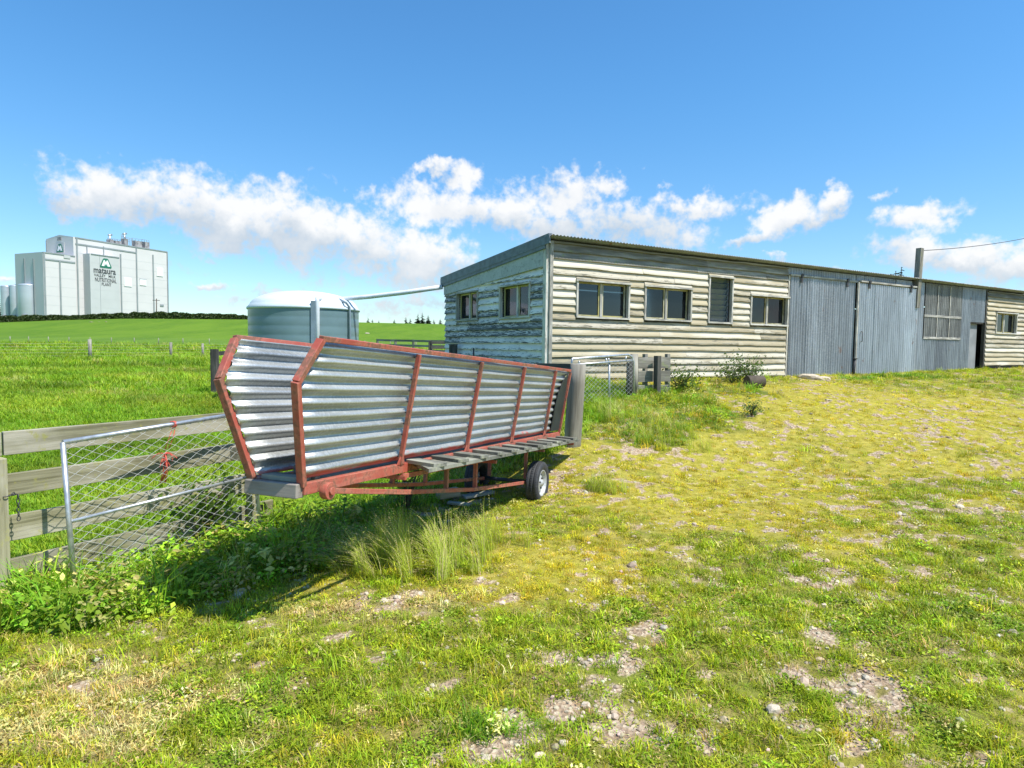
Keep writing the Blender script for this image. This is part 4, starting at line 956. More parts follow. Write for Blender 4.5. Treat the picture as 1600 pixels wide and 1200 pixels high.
for zz in np.arange(ZB+4, zt-4, 4.6):                        # joints between the wall panels
    for (x0,x1,o) in ((118,261,0),(67,117,1.2),(142,186,e_)):
        if zz > (zc if o == e_ else za if o == 1.2 else 99): continue
        p = pf_(x0,400,o); q = pf_(x1,400,o); p.z = q.z = zz; b.beam(p+PN*.0, q+PN*.0, .10, .06, up=PN)
b.build('panel_joint', M['panelg'], BP)
b = MB(); p = pf_(155.5,398,e_); b.beam(p, Vector((p.x,p.y,ZB)), .16, .08, up=PN); b.build('panel_joint', M['seam'], BP)
def rect(px0, px1, y0, y1, o, m, name='louvre_panel', d=.3):
    p = pf_(px0,y1,o); q = pf_(px1,y1,o); t = pf_(px0,y0,o); b = MB(); q = Vector((q.x,q.y,p.z))
    b.prism([p, q, q+Z*(t.z-p.z), p+Z*(t.z-p.z)], PN*d); return b.build(name, M[m], BP)
rect(194,205.5,433.5,447,0,'white'); rect(218.5,228,436,445.5,0,'white'); rect(244.5,254.5,418,431,0,'white'); rect(99.5,109.5,398.5,403,1.2,'panelg'); rect(250,255.5,475.5,478.5,0,'seam','vent')
rect(218.0,228.3,435.2,436.2,0,'seam','vent_hood')
b = MB(); p = pl_hit(93,373,PC,PA); b.box(p, PB, -PA, Z, 3.2, .5, 1.6); b.build('vent', M['plantgear'], BP)
# emblem: green rounded gable with a white M
def emblem(P, X, n, s):
    O = lambda x, y, o: P + X*(x*s) + Z*(y*s) + n*o
    b = MB(); b.prism([O(*q,.05) for q in ((-1,-.85),(1,-.85),(1.08,-.6),(.5,.7),(.3,.85),(-.3,.85),(-.5,.7),(-1.08,-.6))], n*.12); b.build('emblem', M['green'], BP)
    b = MB(); b.prism([O(*q,.18) for q in ((-.80,-.55),(-.30,-.55),(-.18,-.05),(.0,-.45),(.18,-.05),(.30,-.55),(.80,-.55),(.36,.52),(.20,.52),(.0,.12),(-.20,.52),(-.36,.52))], n*.06); b.build('emblem_mark', M['white'], BP)
emblem(pf_(165,411.3,e_), PA, PN, 2.9)
ep = pl_hit(94.5,387,PC,PA)
b = MB(); b.box(ep+(-PA)*.1, -PB, PA, Z, 6.4, .2, 5.2); b.build('emblem_board', M['panelg'], BP)
emblem(ep+(-PA)*.25+Z*-.3, -PB, -PA, 2.5)
def letters(body, px0, px1, y0, y1, o, bold=0.0):
    cu = bpy.data.curves.new('lettering', 'FONT'); cu.body = body; cu.size = 1; cu.extrude = .02; cu.offset = bold; cu.resolution_u = 2
    tmp = bpy.data.objects.new('lettering_curve', cu); COL.objects.link(tmp); bpy.context.view_layer.update()
    me = bpy.data.meshes.new_from_object(tmp.evaluated_get(bpy.context.evaluated_depsgraph_get())); bpy.data.objects.remove(tmp)
    co = np.array([v.co[:] for v in me.vertices]); mn, mx = co.min(0), co.max(0)
    p = pf_(px0,y1,o); q = pf_(px1,y1,o); t = pf_(px0,y0,o); L = Vector((q.x-p.x,q.y-p.y,0)).length; Hh = t.z-p.z
    b = MB(); vs = [p + PA*((c[0]-mn[0])/(mx[0]-mn[0])*L) + Z*((c[1]-mn[1])/(mx[1]-mn[1])*Hh) + PN*(.06+c[2]*2) for c in co]
    b.add(vs, [tuple(f.vertices) for f in me.polygons]); b.build('lettering', M['letter'], BP)
letters('mataura', 146.3,180.8,417.6,426.0,e_,.018); letters('VALLEY   MILK', 146.8,180.6,427.2,431.4,e_,.006)
letters('NUTRITIONAL', 148.5,182,433,439.4,e_,.004); letters('PLANT', 159,174,441.5,446.2,e_,.004)
# roof plant
def rp(px, y, back): p = pl_hit(px, y, PC+PB*back, PN); return p
b = MB()
for px0,px1,y0,y1,bk in ((168,176,372,378,3),(176,187,373,380,3),(190,196,366,378,3),(197,206,371,381,3),(207,222,372,383,4),(222,233,374,385,4)):
    p = rp(px0,y1,bk); q = rp(px1,y1,bk); h_ = rp(px0,y0,bk).z-p.z; q = Vector((q.x,q.y,p.z-2)); p = p-Z*2
    n_ = max(3,int((q-p).length/1.6))
    for k in range(n_+1): w = p.lerp(q,k/n_); b.beam(w, w+Z*(h_+2-.3*random.random()), .16, .16, up=PN)
    for f in (1,.8,.62): b.beam(p+Z*((h_+2)*f), q+Z*((h_+2)*f), .15, .15, up=PN)
b.build('roof_handrail', M['plantgear'], BP)
for px0,px1,y0,y1 in ((169,175,374,378.5),(178,187,376,381),(191.5,197,373,380),(209,219,376,384),(224,231,378,387)):
    b = MB(); p = rp(px0,y1,4); q = rp(px1,y1,4); h_ = rp(px0,y0,4).z-p.z; c = (p+Vector((q.x,q.y,p.z)))/2; b.box(c+Z*(h_/2-1.5), PA, PN, Z, (Vector((q.x,q.y,p.z))-p).length, 3, h_+3); b.build('roof_unit', M['plantgear'], BP)
for px, yt in ((171.5,367),(194.5,365)):
    p = rp(px,378,4); t = rp(px,yt,4); b = MB(); b.tube([p-Z*2, t], .45, 10); b.tube([t-PA*.9-Z*.3, t+PA*1.2+Z*.25], .5, 10); b.build('exhaust_stack', M['pipe'], BP)
# silos
def silo(px0, px1, ytop, yy, label):
    c = at((px0+px1)/2, 480, yy); r_ = (px1-px0)/2*yy/FPX*.97; z1 = at((px0+px1)/2, ytop, yy).z
    s = thing('silo', label, 'silo', (c.x,c.y,ZB), 'steel silos beside the factory')
    c = Vector((c.x,c.y,0)); b = MB(); b.lathe(c, [(r_*.98,ZB),(r_,ZB+.2),(r_,z1-.9)], 32); b.build('silo_wall', M['steel'], s)
    b = MB(); b.lathe(c, [(r_,z1-.9),(r_*1.01,z1-.85),(r_*.9,z1-.35),(r_*.4,z1),(.02,z1+.1)], 32); b.build('silo_top', M['steel'], s)
    b = MB(); dd = Vector((.25,-.97,0)); b.box(c+dd*(r_+.4)+Z*13.5, Vector((.97,.25,0)), dd, Z, 1.9, .8, 1.6); b.box(c+dd*(r_+.35)+Z*9.5, Vector((.97,.25,0)), dd, Z, .5, .5, 7); b.build('valve_platform', M['plantgear'], s); return s
silo(3,18.5,445.5,329,'leftmost and palest of the three steel silos beside the factory')
silo(17.5,32,444.5,326,'middle steel silo standing between the other two by the factory')
s3 = silo(31.5,58,443.5,320,'largest steel silo with an arched pipe nearest the factory wall')
b = MB(); b.tube([at(50,444,319), at(53,442,319), at(57,443,319), at(59.3,447,319), at(59.8,452,319), at(60,492,319)], .42, 10); b.build('arched_pipe', M['steel'], s3)

# ------------------------------------------------------------------ leaves, trees, hedge, shrubs
def leafcards(b, pts, size, droop=0.0, jit=.4):
    for p in pts:
        s = size*random.uniform(.6,1.3); a = Vector((random.gauss(0,1),random.gauss(0,1),random.gauss(0,.8))).normalized(); c = a.orthogonal().normalized(); e = a.cross(c)
        p = Vector(p); w = random.uniform(.35,.6)
        b.add([p-c*s, p-e*s*w, p+c*s, p+e*s*w], [(0,1,2,3)])
def hedge():
    p0 = at(-30,495,226); p1 = at(396,495,230); n = 23000; b = MB(); g = []
    r0 = thing('hedge', 'long dark green hedge running along the hill crest below the factory', 'hedge', (p0.x,p0.y,h1(p0.x,p0.y)))
    for k in range(n):
        f = random.random(); x = p0.x+(p1.x-p0.x)*f; y = p0.y+(p1.y-p0.y)*f
        px = -30+426*f; H = float(np.interp(px, [-30,0,60,110,150,200,250,300,390,396], [3.6,3.2,2.5,2.1,2.4,2.9,3.3,2.7,2.3,1.2]))
        H *= .66+.38*float(fbm(np.array([x]),np.array([3.]),.35,3,77)[0])
        zz = random.random(); dd = random.gauss(0,.55)*(1.15-zz*.7)
        g.append((x, y+dd, h1(x,y)-.3+zz*H*(1-.1*abs(dd))))
    leafcards(b, g, .36); b.build('foliage', M['hedge'], r0)
hedge()
def conifer(name, label, loc, H, rw, seed, group=None, dense=1.0):
    random.seed(seed); r0 = thing(name, label, 'tree', loc, group); L = Vector(loc)
    b = MB(); b.tube([L, L+Z*H*.5, L+Z*H*.97], [H*.022,H*.014,H*.003], 7); b.build('trunk', M['bark'], r0)
    b = MB(); nt = int(15*dense)
    for i in range(nt):
        f = (i+.6)/nt; zz = H*(.10+.88*f); r_ = rw*(1-f)**.8*random.uniform(.75,1.15)+.02*H*(1-f)+.01*H
        for k in range(int(5+6*(1-f))):
            a = random.random()*6.28; rr = r_*random.uniform(.6,1.1); d = Vector((math.cos(a),math.sin(a),0)); c = Vector((-d.y,d.x,0))
            tip = L+Z*(zz-rr*random.uniform(.05,.4))+d*rr; base = L+Z*zz
            for q in range(5):
                u_ = (q+.5)/5; p = base.lerp(tip,u_); w = rr*.30*(1.1-u_); e = rr*.30
                vv = Z*(-.12*rr*random.random()) 
                b.add([p-d*e*.5+Z*.05*rr, p+c*w+vv, p+d*e, p-c*w+vv], [(0,1,2,3)])
                b.add([p-d*e*.4, p+Z*w*.6, p+d*e*.8, p-Z*w*.7], [(0,1,2,3)])
    b.build('crown', M['conifer'], r0); return r0
ct = [(575,495,'small conifer standing nearest the tank on the skyline'),(582,498,'short conifer beside the one nearest the tank'),(592,499.5,'low bushy conifer third from the tank on the skyline'),(616,497.5,'lone small conifer in the gap on the skyline'),(634,494.5,'dark conifer leading the main skyline clump'),(641,496,'slim short conifer tucked between bigger skyline trees'),(653,489.5,'tall conifer in the middle of the skyline clump'),(660,487.5,'tallest conifer of the skyline clump'),(669,491,'broad conifer at the clump side nearer the shed'),(678,498,'low conifer just past the skyline clump'),(688,497,'last small conifer before the shed wall')]
for i, (px, yt, lab) in enumerate(ct):
    p = at(px,500,300); g = h1(p.x,p.y); top = at(px,yt,300).z; conifer('conifer', lab, (p.x,p.y,g), top-g, (top-g)*.36, 100+i, 'conifers on the skyline behind the paddock')
for i, (px, yt, lab) in enumerate(((1391,427,'shortest of three conifer tips above the shed roof'),(1398.5,422,'middle of three conifer tips above the shed roof'),(1407,416,'tallest of three conifer tips above the shed roof'))):
    p = at(px,450,70); g = h1(p.x,p.y); top = at(px,yt-3,70).z; conifer('conifer', lab, (p.x,p.y,g), top-g, 3.4, 140+i, 'conifers behind the shed', 2.2)
p = at(0,490,345); conifer('conifer', 'dark conifer at the far left edge behind the silos', (p.x,p.y,h1(p.x,p.y)), at(0,463,345).z-h1(p.x,p.y), 3.2, 160)
random.seed(3)
p = at(244.3,490,232); g = h1(p.x,p.y); up_ = thing('utility_pole', 'thin utility pole with a crossarm in front of the factory', 'pole', (p.x,p.y,g))
b = MB(); b.tube([Vector((p.x,p.y,g-1)), at(244.5,466.5,232)], .16, 8); b.build('pole_shaft', M['bark'], up_)
b = MB(); b.beam(at(238.5,469,232), at(249.5,469.5,232), .16, .2); b.build('crossarm', M['bark'], up_)

def bush(name, label, loc, H, R, n, size, m, cat='shrub', group=None, spiky=False):
    r0 = thing(name, label, cat, loc, group); L = Vector(loc); b = MB(); st = MB(); ns = 9
    tips = []
    for k in range(ns):
        a = random.random()*6.28; d = Vector((math.cos(a)*R*random.uniform(.2,1), math.sin(a)*R*random.uniform(.2,1), H*random.uniform(.6,1))); tips.append(d); st.tube([L, L+d*.5+Z*.06, L+d], [.010,.007,.003], 4)
    pts = []
    for k in range(n):
        d = random.choice(tips); f = random.random()**.6; s = .16*R+.05
        pts.append(L+d*f+Vector((random.gauss(0,s),random.gauss(0,s),random.gauss(0,s))))
    pts = [q for q in pts if q.z > L.z+.01]
    leafcards(b, pts, size); st.build('stem', M['bark'], r0); b.build('foliage', m, r0); return r0
p = gnd(1188,606); bush('shrub', 'feathery grey green shrub against the weatherboards above the log', (p.x-.1,p.y+.35,h1(p.x,p.y+.3)), .58, .40, 800, .026, M['shrub'])
p = gnd(1150,603); bush('shrub', 'low green weed bush under the weatherboard wall left of the log', (p.x,p.y+.3,h1(p.x,p.y+.3)), .42, .5, 700, .03, M['shrub'])
p = gnd(1175,652); bush('thistle', 'small dark upright thistle alone on the yellow turf', (p.x,p.y,h1(p.x,p.y)), .27, .14, 260, .024, M['shrub'], 'weed')
p = gnd(1060,612); bush('shrub', 'leafy green weed clump at the end of the short board fence', (p.x,p.y,h1(p.x,p.y)), .45, .40, 600, .03, M['shrub'])
p = gnd(318,850); bush('mallow', 'bright green leafy weed growing up the mesh gate', (p.x,p.y,h1(p.x,p.y)), .55, .38, 700, .032, M['lime'], 'weed')
p = gnd(636,800); bush('mallow', 'tall stalky weed growing under the red swing arm', (p.x,p.y,h1(p.x,p.y)), .60, .22, 320, .026, M['shrub'], 'weed')

# log, timbers, rocks
p = gnd(1179,606); b = MB(); ax = (U*.9+N*.25).normalized(); c = Vector((p.x,p.y,h1(p.x,p.y)+.13)); b.tube([c-ax*.2, c-ax*.1, c+ax*.1, c+ax*.2], [.13,.135,.133,.128], 16); tag(b.build('log', M['bark'], None, .008), 'short dark log lying in the weeds below the shed wall', 'log')
for (x0,y0,x1,y1,w,h_,lab,m) in ((684,784,716,778,.11,.09,'pale sawn timber block lying under the trailer','sawn'),(724,783,770,774,.10,.03,'thin grey board lying flat under the trailer','wood'),(700,791,735,795,.08,.025,'narrow grey board half buried in grass by the trailer','deck')):
    q0, q1 = gnd(x0,y0), gnd(x1,y1); b = MB(); b.beam(q0+Z*(h_/2+.03), q1+Z*(h_/2+.03), w, h_); tag(b.build('timber_offcut', M[m], None, .004), lab, 'timber')
def rock_mesh(seed, sub=2):
    import bmesh
    bm = bmesh.new(); bmesh.ops.create_icosphere(bm, subdivisions=sub, radius=1); rs = random.Random(seed)
    o = Vector((rs.random()*9,rs.random()*9,0)); 
    from mathutils import noise as mn
    for v in bm.verts: v.co *= 1+.35*mn.noise(v.co*1.1+o)+.12*mn.noise(v.co*3+o); v.co.z *= .62; v.co.y *= .8
    me = bpy.data.meshes.new('stone'); bm.to_mesh(me); bm.free()
    a = me.attributes.new('gc','FLOAT_VECTOR','POINT'); a.data.foreach_set('vector', [x for v in me.vertices for x in v.co]); me.materials.append(M['rock']); return me
RM = [rock_mesh(s) for s in range(5)]; RMB = []
for m_ in RM:
    c_ = m_.copy(); c_.materials[0] = M['rockb']; RMB.append(c_)
RK = [(372,934,.06),(945,944,.034),(1208,1112,.04),(1367,1167,.034),(600,942,.035),(622,936,.03),(655,930,.03),(1012,1118,.026),(885,1085,.024),(915,1105,.028),(960,1035,.026),(1335,1085,.028),(1270,985,.03),(1345,1030,.03),(1425,1078,.026),(1500,795,.06),(1405,805,.04),(985,1000,.03),(1110,960,.028),(880,1165,.03),(760,1190,.03),(1300,1190,.03),(1180,1065,.028),(1560,1160,.03),(1248,1072,.026),(1010,1015,.024)]
RL = {(372,934):'big pale stone by the thin seeding tussock near the shaded weeds',(945,944):'lone round white stone on green turf right of the broad tussock',(1208,1112):'white pointed stone in the gravel low in the yard',(1367,1167):'pale stone nearest the lower right edge of the photo',(1500,795):'biggest stone on the right side of the yard',(1405,805):'mid sized stone left of the biggest one on the right',(655,930):'stone just right of the pebbles below the broad tussock',(760,1190):'pale stone at the very bottom edge of the turf'}
for i, (px, py, s) in enumerate(RK):
    q = gnd(px,py); o = bpy.data.objects.new('stone', RM[i%5]); COL.objects.link(o); o.location = (q.x,q.y,q.z+s*.25); o.scale = (s,s,s); o.rotation_euler = (random.uniform(-.3,.3),random.uniform(-.3,.3),random.random()*6)
    tag(o, RL.get((px,py), 'small pale stone lying loose in the worn gravelly turf'), 'stone', 'loose stones in the yard')
for i, (px, py, s, lab) in enumerate(((1262,592,.20,'larger pale stone before the left sliding door'),(1284,594,.15,'smaller pale stone right of a larger one by the door'),(143,504.0,.5,'biggest grey boulder of the heap on the hillside'),(155,503.2,.35,'middle grey boulder of the heap on the hillside'),(166,503.6,.42,'last grey boulder of the heap on the hillside'),(574,521.5,.45,'pale boulder in the paddock right of the tank'))):
    q = gnd(px,py); o = bpy.data.objects.new('boulder', RM[i%5] if i < 2 or i == 5 else RMB[i%5]); COL.objects.link(o); o.location = (q.x,q.y,q.z+s*.2); o.scale = (s*1.3,s,s*.8); o.rotation_euler = (0,0,random.random()*6); tag(o, lab, 'boulder')

# tussocks: long flopped blades
def tussock(label, loc, n, H, R, lean, seedheads=.2):
    L = Vector(loc); b = MB(); idx = []; nc = max(4, int(R*60)); cl = []
    for k in range(nc):
        a = random.random()*6.28; rr = R*math.sqrt(random.random()); cl.append((Vector((math.cos(a)*rr*1.25,math.sin(a)*rr*.9,-.01)), Vector(lean)*random.uniform(.2,1.5)+Vector((random.gauss(0,.25),random.gauss(0,.25),0)), random.uniform(.55,1.15)))
    for k in range(n):
        c0, ln, hs = random.choice(cl); p = L+c0+Vector((random.gauss(0,.028),random.gauss(0,.028),0)); p.z = h1(p.x,p.y)-.01; h_ = H*hs*random.uniform(.35,1.15)
        a = random.random()*6.28; d = Vector((math.cos(a)*.6,math.sin(a)*.6,0))*random.random()+ln; c = Vector((-d.y,d.x,0)).normalized() if d.length > .01 else Vector((1,0,0)); w = random.uniform(.0012,.0034)
        vs = []; n_ = 5; o = random.random()*40; straw = random.random() < .24; dl = min(d.length,1.4)
        pt_ = lambda f: p + Z*(h_*(f-.42*f*f*dl)) + d*(h_*f*f*.75)
        for q in range(n_+1):
            f = q/n_; c_ = pt_(f); ww = w*(1-f*.85); vs += [c_-c*ww, c_+c*ww]
        b.add(vs, [(2*q,2*q+1,2*q+3,2*q+2) for q in range(n_)], [(o,o*.3,0)]*len(vs)); idx += [int(straw)]*n_
        if random.random() < seedheads:
            for q in range(6):
                f = .78+.045*q; e = pt_(f); s = .011; b.add([e-c*s*.4, e+d.normalized()*s*1.5+Z*.003, e+c*s*.4], [(0,1,2)], [(o+9,3,1)]*3); idx.append(1)
    o = b.build('tussock', [M['tussock'],M['straw']]); o.data.polygons.foreach_set('material_index', idx); o.data.update()
    return tag(o, label, 'grass tussock')
for (px,py,n,H,R,lean,lab) in ((650,885,2000,.46,.44,(-.6,.0,0),'broad windblown grass tussock in front of the trailer'),(575,893,620,.44,.2,(-.85,-.05,0),'pale flopped grass tussock left of the broad one'),(745,855,700,.36,.36,(-.2,-.1,0),'upright green tussock between the broad one and the wheel'),(955,770,500,.30,.20,(-.1,0,0),'small dark tussock right of the trailer wheel'),(388,915,120,.34,.10,(-.6,-.1,0),'thin seeding tussock beside the shaded weeds'),(1045,690,700,.34,.55,(-.2,.1,0),'loose yellow feathery grass patch right of the strainer post'),(985,655,700,.42,.5,(-.2,.1,0),'tall green grass stand beside the strainer post')):
    q = gnd(px,py); tussock(lab, (q.x,q.y,h1(q.x,q.y)), n, H, R, lean)
# ------------------------------------------------------------------ ground cover: blade tufts, weeds and gravel set out over the masks
PROTO = bpy.data.collections.new('cover_prototypes')
def proto(name, vs, fs, lv, m):
    me = bpy.data.meshes.new(name); me.from_pydata(vs, [], fs)
    a = me.attributes.new('lv','FLOAT_COLOR','POINT'); a.data.foreach_set('color', np.asarray(lv, np.float32).ravel()); me.materials.append(m)
    o = bpy.data.objects.new(name, me); return o
def tuft(name, n, H, R, w, curl, flat=0.0, seed=1, pale=0.0):
    rs = random.Random(seed); vs = []; fs = []; lv = []
    for k in range(n):
        a = rs.random()*6.28; r_ = R*math.sqrt(rs.random()); x, y = r_*math.cos(a), r_*math.sin(a); h = H*rs.uniform(.45,1.1); b = rs.random()*6.28; dx, dy = math.cos(b), math.sin(b); ww = w*rs.uniform(.7,1.3); cu = curl*rs.uniform(.3,1.4)
        v = rs.uniform(.65,1.35); t = rs.random() < pale; col = (v*1.5,v*1.25,v*1.3,1) if t else (v*rs.uniform(.85,1.15),v,v*rs.uniform(.8,1.1),1)
        i = len(vs)
        for f, q in ((0,1),(.5,.85),(1,0)):
            cx, cy, cz = x+dx*h*cu*f*f, y+dy*h*cu*f*f, h*(f-.35*cu*f*f)*(1-flat)
            if q: vs += [(cx-dy*ww*q, cy+dx*ww*q, cz), (cx+dy*ww*q, cy-dx*ww*q, cz)]; lv += [col,col]
            else: vs.append((cx,cy,cz)); lv.append(tuple(c*1.1 for c in col[:3])+(1,))
        fs += [(i,i+1,i+3,i+2),(i+2,i+3,i+4)]
    return proto(name, vs, fs, lv, M['grass'])
def leafy(name, n, H, R, s, seed):
    rs = random.Random(seed); vs = []; fs = []; lv = []
    for k in range(n):
        a = rs.random()*6.28; r_ = R*math.sqrt(rs.random()); p = Vector((r_*math.cos(a), r_*math.sin(a), H*rs.uniform(.15,1)*(1-.5*(r_/R)**2))); 
        nrm = Vector((rs.gauss(0,.45),rs.gauss(0,.45),1)).normalized(); c = nrm.orthogonal().normalized(); c.rotate(Matrix.Rotation(rs.random()*6.28,3,nrm)); e = nrm.cross(c); q = s*rs.uniform(.6,1.3); v = rs.uniform(.7,1.35); i = len(vs)
        for u_, w_ in ((-1,0),(-.2,-.6),(1,0),(-.2,.6)): vs.append(tuple(p+c*(u_*q)+e*(w_*q)+nrm*(-.15*q*u_*u_))); lv.append((v*rs.uniform(.9,1.1),v,v*.95,1))
        fs.append((i,i+1,i+2,i+3))
    return proto(name, vs, fs, lv, M['grass'])
def pebble(name, seed):
    me = rock_mesh(seed+50, 1); me.materials.clear(); me.materials.append(M['stone']); return bpy.data.objects.new(name, me)
def collection(nm, objs):
    c = bpy.data.collections.new(nm)
    for o in objs: c.objects.link(o)
    return c
C_LAWN = collection('lawn', [tuft('a_lawn',20,.055,.06,.0021,.9,0,1,.10), tuft('b_lawn',22,.04,.07,.0020,1.1,.1,2,.16), tuft('c_lawn',16,.075,.05,.0022,.8,0,3,.08), leafy('d_clover',26,.035,.06,.0095,4), leafy('e_clover',20,.022,.06,.008,5), leafy('f_flower',7,.10,.03,.011,6)])
C_TALL = collection('tall', [tuft('a_tall',26,.20,.07,.0030,.8,0,11,.08), tuft('b_tall',24,.26,.06,.0028,.9,0,12,.14), tuft('c_tall',20,.16,.08,.0032,.7,0,13,.05), leafy('d_weed',60,.18,.11,.017,14), leafy('e_weed',70,.13,.12,.014,15)])
C_PAD = collection('pad', [tuft('a_pad',24,.12,.10,.0045,.7,0,21,.04), tuft('b_pad',24,.09,.10,.0045,.9,0,22,.04), tuft('c_pad',20,.15,.09,.0045,.8,0,23,.10)])
C_PEB = collection('pebbles', [pebble('a_pebble',1), pebble('b_pebble',2), pebble('c_pebble',3)])
def scatter(name, coll, x, y, z, idx, scale, tint, tilt=.12):
    n = len(x)
    if not n: return
    me = bpy.data.meshes.new(name); me.vertices.add(n); me.vertices.foreach_set('co', np.stack([x,y,z],1).astype(np.float32).ravel())
    def at_(nm, tp, key, v): a = me.attributes.new(nm, tp, 'POINT'); a.data.foreach_set(key, np.ascontiguousarray(v).ravel())
    rot = np.stack([RNG.normal(0,tilt,n), RNG.normal(0,tilt,n), RNG.random(n)*6.283], 1).astype(np.float32)
    at_('rot','FLOAT_VECTOR','vector',rot); at_('scl','FLOAT','value',scale.astype(np.float32)); at_('idx','INT','value',idx.astype(np.int32)); at_('tint','FLOAT_COLOR','color',np.concatenate([tint,np.ones((n,1))],1).astype(np.float32))
    o = bpy.data.objects.new(name, me); COL.objects.link(o); tag(o, kind='stuff')
    ng = bpy.data.node_groups.new(name+'_cover','GeometryNodeTree'); ng.interface.new_socket('Geometry', in_out='INPUT', socket_type='NodeSocketGeometry'); ng.interface.new_socket('Geometry', in_out='OUTPUT', socket_type='NodeSocketGeometry')
    gi = ng.nodes.new('NodeGroupInput'); go = ng.nodes.new('NodeGroupOutput'); ci = ng.nodes.new('GeometryNodeCollectionInfo'); ci.inputs[0].default_value = coll; ci.inputs[1].default_value = True; ci.inputs[2].default_value = True
    ip = ng.nodes.new('GeometryNodeInstanceOnPoints'); ip.inputs['Pick Instance'].default_value = True
    def na(nm, tp): q = ng.nodes.new('GeometryNodeInputNamedAttribute'); q.data_type = tp; q.inputs[0].default_value = nm; return q.outputs[0]
    ng.links.new(gi.outputs[0], ip.inputs['Points']); ng.links.new(ci.outputs[0], ip.inputs['Instance']); ng.links.new(na('idx','INT'), ip.inputs['Instance Index'])
    e2r = ng.nodes.new('FunctionNodeEulerToRotation'); ng.links.new(na('rot','FLOAT_VECTOR'), e2r.inputs[0]); ng.links.new(e2r.outputs[0], ip.inputs['Rotation']); ng.links.new(na('scl','FLOAT'), ip.inputs['Scale']); ng.links.new(ip.outputs[0], go.inputs[0])
    md = o.modifiers.new('cover','NODES'); md.node_group = ng
def wedge(n, y0, y1, k=.98, x0=None):
    y = np.sqrt(RNG.random(n)*(y1*y1-y0*y0)+y0*y0); x = (RNG.random(n)*2-1)*k*y; return x, y
def inshed(x, y):
    t = (x-K.x)*U.x+(y-K.y)*U.y; s = (x-K.x)*N.x+(y-K.y)*N.y; return (s < .05) & (s > -5) & (t > 0) & (t < 21.1)
def lerp(a, b, f): return a+(b-a)*f[:,None]
G_ = np.array([[.28,.38,.018]]); Yl = np.array([[.56,.475,.030]]); Dr = np.array([[.62,.51,.21]]); Lu = np.array([[.15,.32,.018]]); Pd = np.array([[.20,.37,.016]]); Pd2 = np.array([[.35,.46,.034]])
def var(n, s=.30): return np.exp(RNG.normal(0,s,(n,1)))*np.exp(RNG.normal(0,.07,(n,3)))
parts = {'lawn':[], 'tall':[], 'pad':[], 'peb':[]}
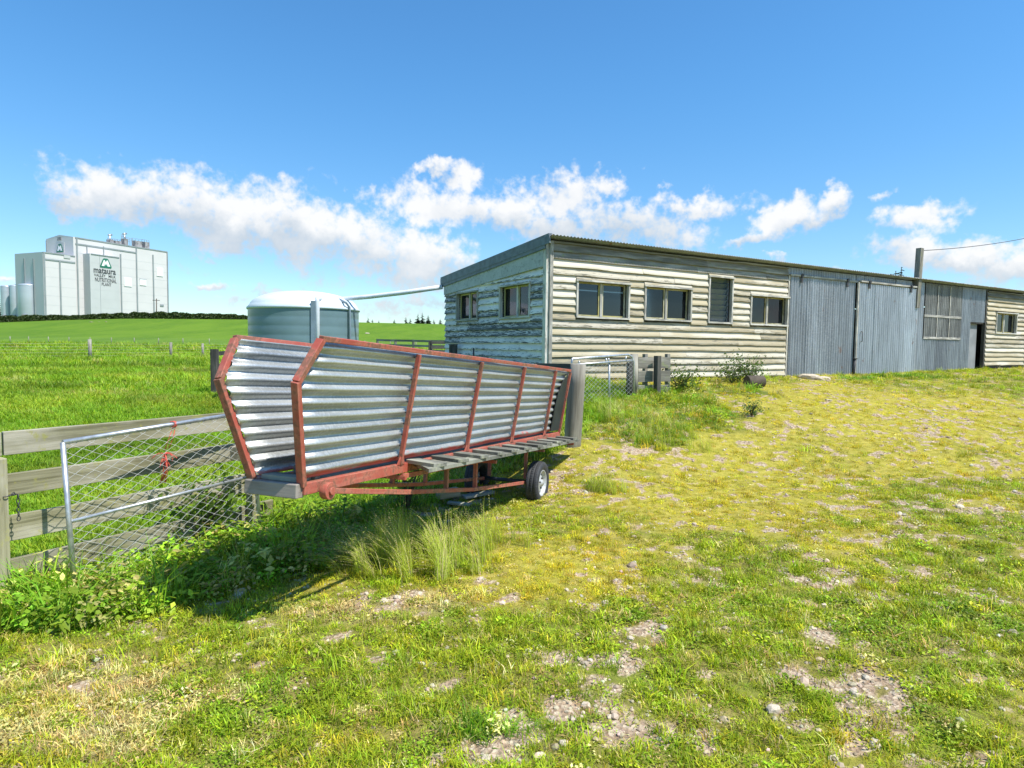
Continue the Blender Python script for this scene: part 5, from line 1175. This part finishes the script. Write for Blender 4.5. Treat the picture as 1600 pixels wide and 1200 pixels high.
for (y0,y1,dens,sc,k) in ((1.7,3.2,1300,.85,1.0),(3.2,5,850,.95,.98),(5,8,480,1.05,.96),(8,13,230,1.25,.95),(13,22,80,1.6,.95),(22,34,18,2.4,.95)):
    n = int(k*(y1*y1-y0*y0)*dens); x, y = wedge(n, y0, y1, k); pad, g, l, yl, d = masks(x, y); ok = (pad < .5) & ~inshed(x, y)
    keep = ok & (RNG.random(n) > np.clip(g*.98-.04,0,.93)); 
    nn = fbm(x,y,5.5,3,61); keep &= RNG.random(n) < np.clip(.25+1.3*nn+.3*l,.2,1)
    x,y,l,yl,d,g,nn = [v[keep] for v in (x,y,l,yl,d,g,nn)]; n = len(x)
    ng = fbm(x,y,1.7,3,71); pick = RNG.random(n)
    clov = sst(.50,.66,fbm(x,y,2.6,3,81)); idx = np.where(RNG.random(n) < .25+.5*clov+.25*yl, 3+(RNG.random(n) < .45+.4*yl), RNG.integers(0,3,n))
    col = np.repeat(G_, n, 0); col = lerp(col, np.repeat(Lu,n,0), np.clip(l+clov*.35-.2*yl,0,1)); col = lerp(col, np.repeat(Yl,n,0), np.clip(yl*(.35+.9*RNG.random(n))+.25*(RNG.random(n)<.25),0,1)); col = lerp(col, np.repeat(Dr,n,0), np.clip(d*(RNG.random(n)<.62)+.9*(RNG.random(n)<.10),0,1)*(1-.6*l))
    fl = (RNG.random(n) < .0035) & (l > .2); idx = np.where(fl, 5, idx); col[fl] = (.85,.62,.02)
    s = sc*(.45+1.05*nn)*RNG.uniform(.6,1.4,n)*(1-.35*yl)*(1-.4*g)*(1+.5*l)
    parts['lawn'].append((x,y,idx,s,col*var(n)))
    # taller growth
    n = int(k*(y1*y1-y0*y0)*dens*.22); x, y = wedge(n, y0, y1, k); pad, g, l, yl, d = masks(x, y); keep = (pad < .55) & ~inshed(x,y) & (RNG.random(n) < np.clip((l-.30)*1.5,0,1)*np.where(x < -.2*y,1.6,1))
    x,y,l,yl,d = [v[keep] for v in (x,y,l,yl,d)]; n = len(x); left = x < -.25*y
    idx = np.where(RNG.random(n) < np.where(left,.62,.22), RNG.integers(3,5,n), RNG.integers(0,3,n)); col = lerp(np.repeat(Lu,n,0)*1.05, np.repeat(Pd2,n,0), RNG.random(n)*.7); col = lerp(col, np.repeat(Dr,n,0), .75*(RNG.random(n) < .10+.15*yl).astype(float))
    parts['tall'].append((x,y,idx,np.clip(np.exp(RNG.normal(-.25,.35,n)),.2,1.35)*(.6+.5*l)*np.where(left,1.45,.82)*min(1.25,.75+.05*y0),col*var(n)))
    n = int(k*(y1*y1-y0*y0)*min(dens*1.1,900)); x, y = wedge(n, y0, y1, k); pad, g, l, yl, d = masks(x, y); keep = (pad < .5) & ~inshed(x,y) & (RNG.random(n) < np.clip(g*.9,0,.9)*.75+.006+.035*sst(-.1,.2,x/y)*sst(.45,.6,fbm(x,y,3.5,3,97)))
    x, y = x[keep], y[keep]; n = len(x); tone = RNG.random(n)[:,None]; col = np.array([[.36,.265,.165]])*(1-tone)+np.array([[.64,.54,.39]])*tone
    parts['peb'].append((x,y,RNG.integers(0,3,n),np.exp(RNG.normal(-4.75,.42,n))*(1+.06*y0),col*var(n,.15)))
for (y0,y1,dens,sc) in ((3.5,7,330,.75),(7,12,150,.9),(12,20,55,1.25),(20,34,18,2.0),(34,60,5.0,3.2),(60,100,.9,5)):
    n = int(.95*(y1*y1-y0*y0)*dens); x, y = wedge(n, y0, y1, .95); x -= .25*y*(RNG.random(n)<.0); pad = paddock(x,y); keep = (pad > .5) & ~inshed(x,y); x, y = x[keep], y[keep]; n = len(x)
    pn_ = fbm(x,y,.5,4,91); pq_ = fbm(x*.35,y,.9,4,95); col = lerp(np.repeat(Pd,n,0), np.repeat(Pd2,n,0), np.clip((pn_-.40)*3,0,1)*.7+.3*RNG.random(n)); col = lerp(col, np.repeat(Dr,n,0)*.9, np.clip((pq_-.56)*4,0,.7)*(RNG.random(n)<.5)); col *= (1-.35*np.clip((fbm(x,y,.33,3,99)-.5)*4,0,1))[:,None]
    parts['pad'].append((x,y,RNG.integers(0,3,n),sc*RNG.uniform(.6,1.3,n)*(.7+.6*pn_),col*var(n,.15)))
for nm, key, coll in (('grass','lawn',C_LAWN),('weeds','tall',C_TALL),('grass','pad',C_PAD),('gravel','peb',C_PEB)):
    L_ = parts[key]; x = np.concatenate([q[0] for q in L_]); y = np.concatenate([q[1] for q in L_]); idx = np.concatenate([q[2] for q in L_]); s = np.concatenate([q[3] for q in L_]); c = np.concatenate([q[4] for q in L_])
    z = hgt(x,y) + (0 if key != 'peb' else s*.15); print(key, len(x)); scatter(nm, coll, x, y, z, idx, s, np.clip(c,0,.8))
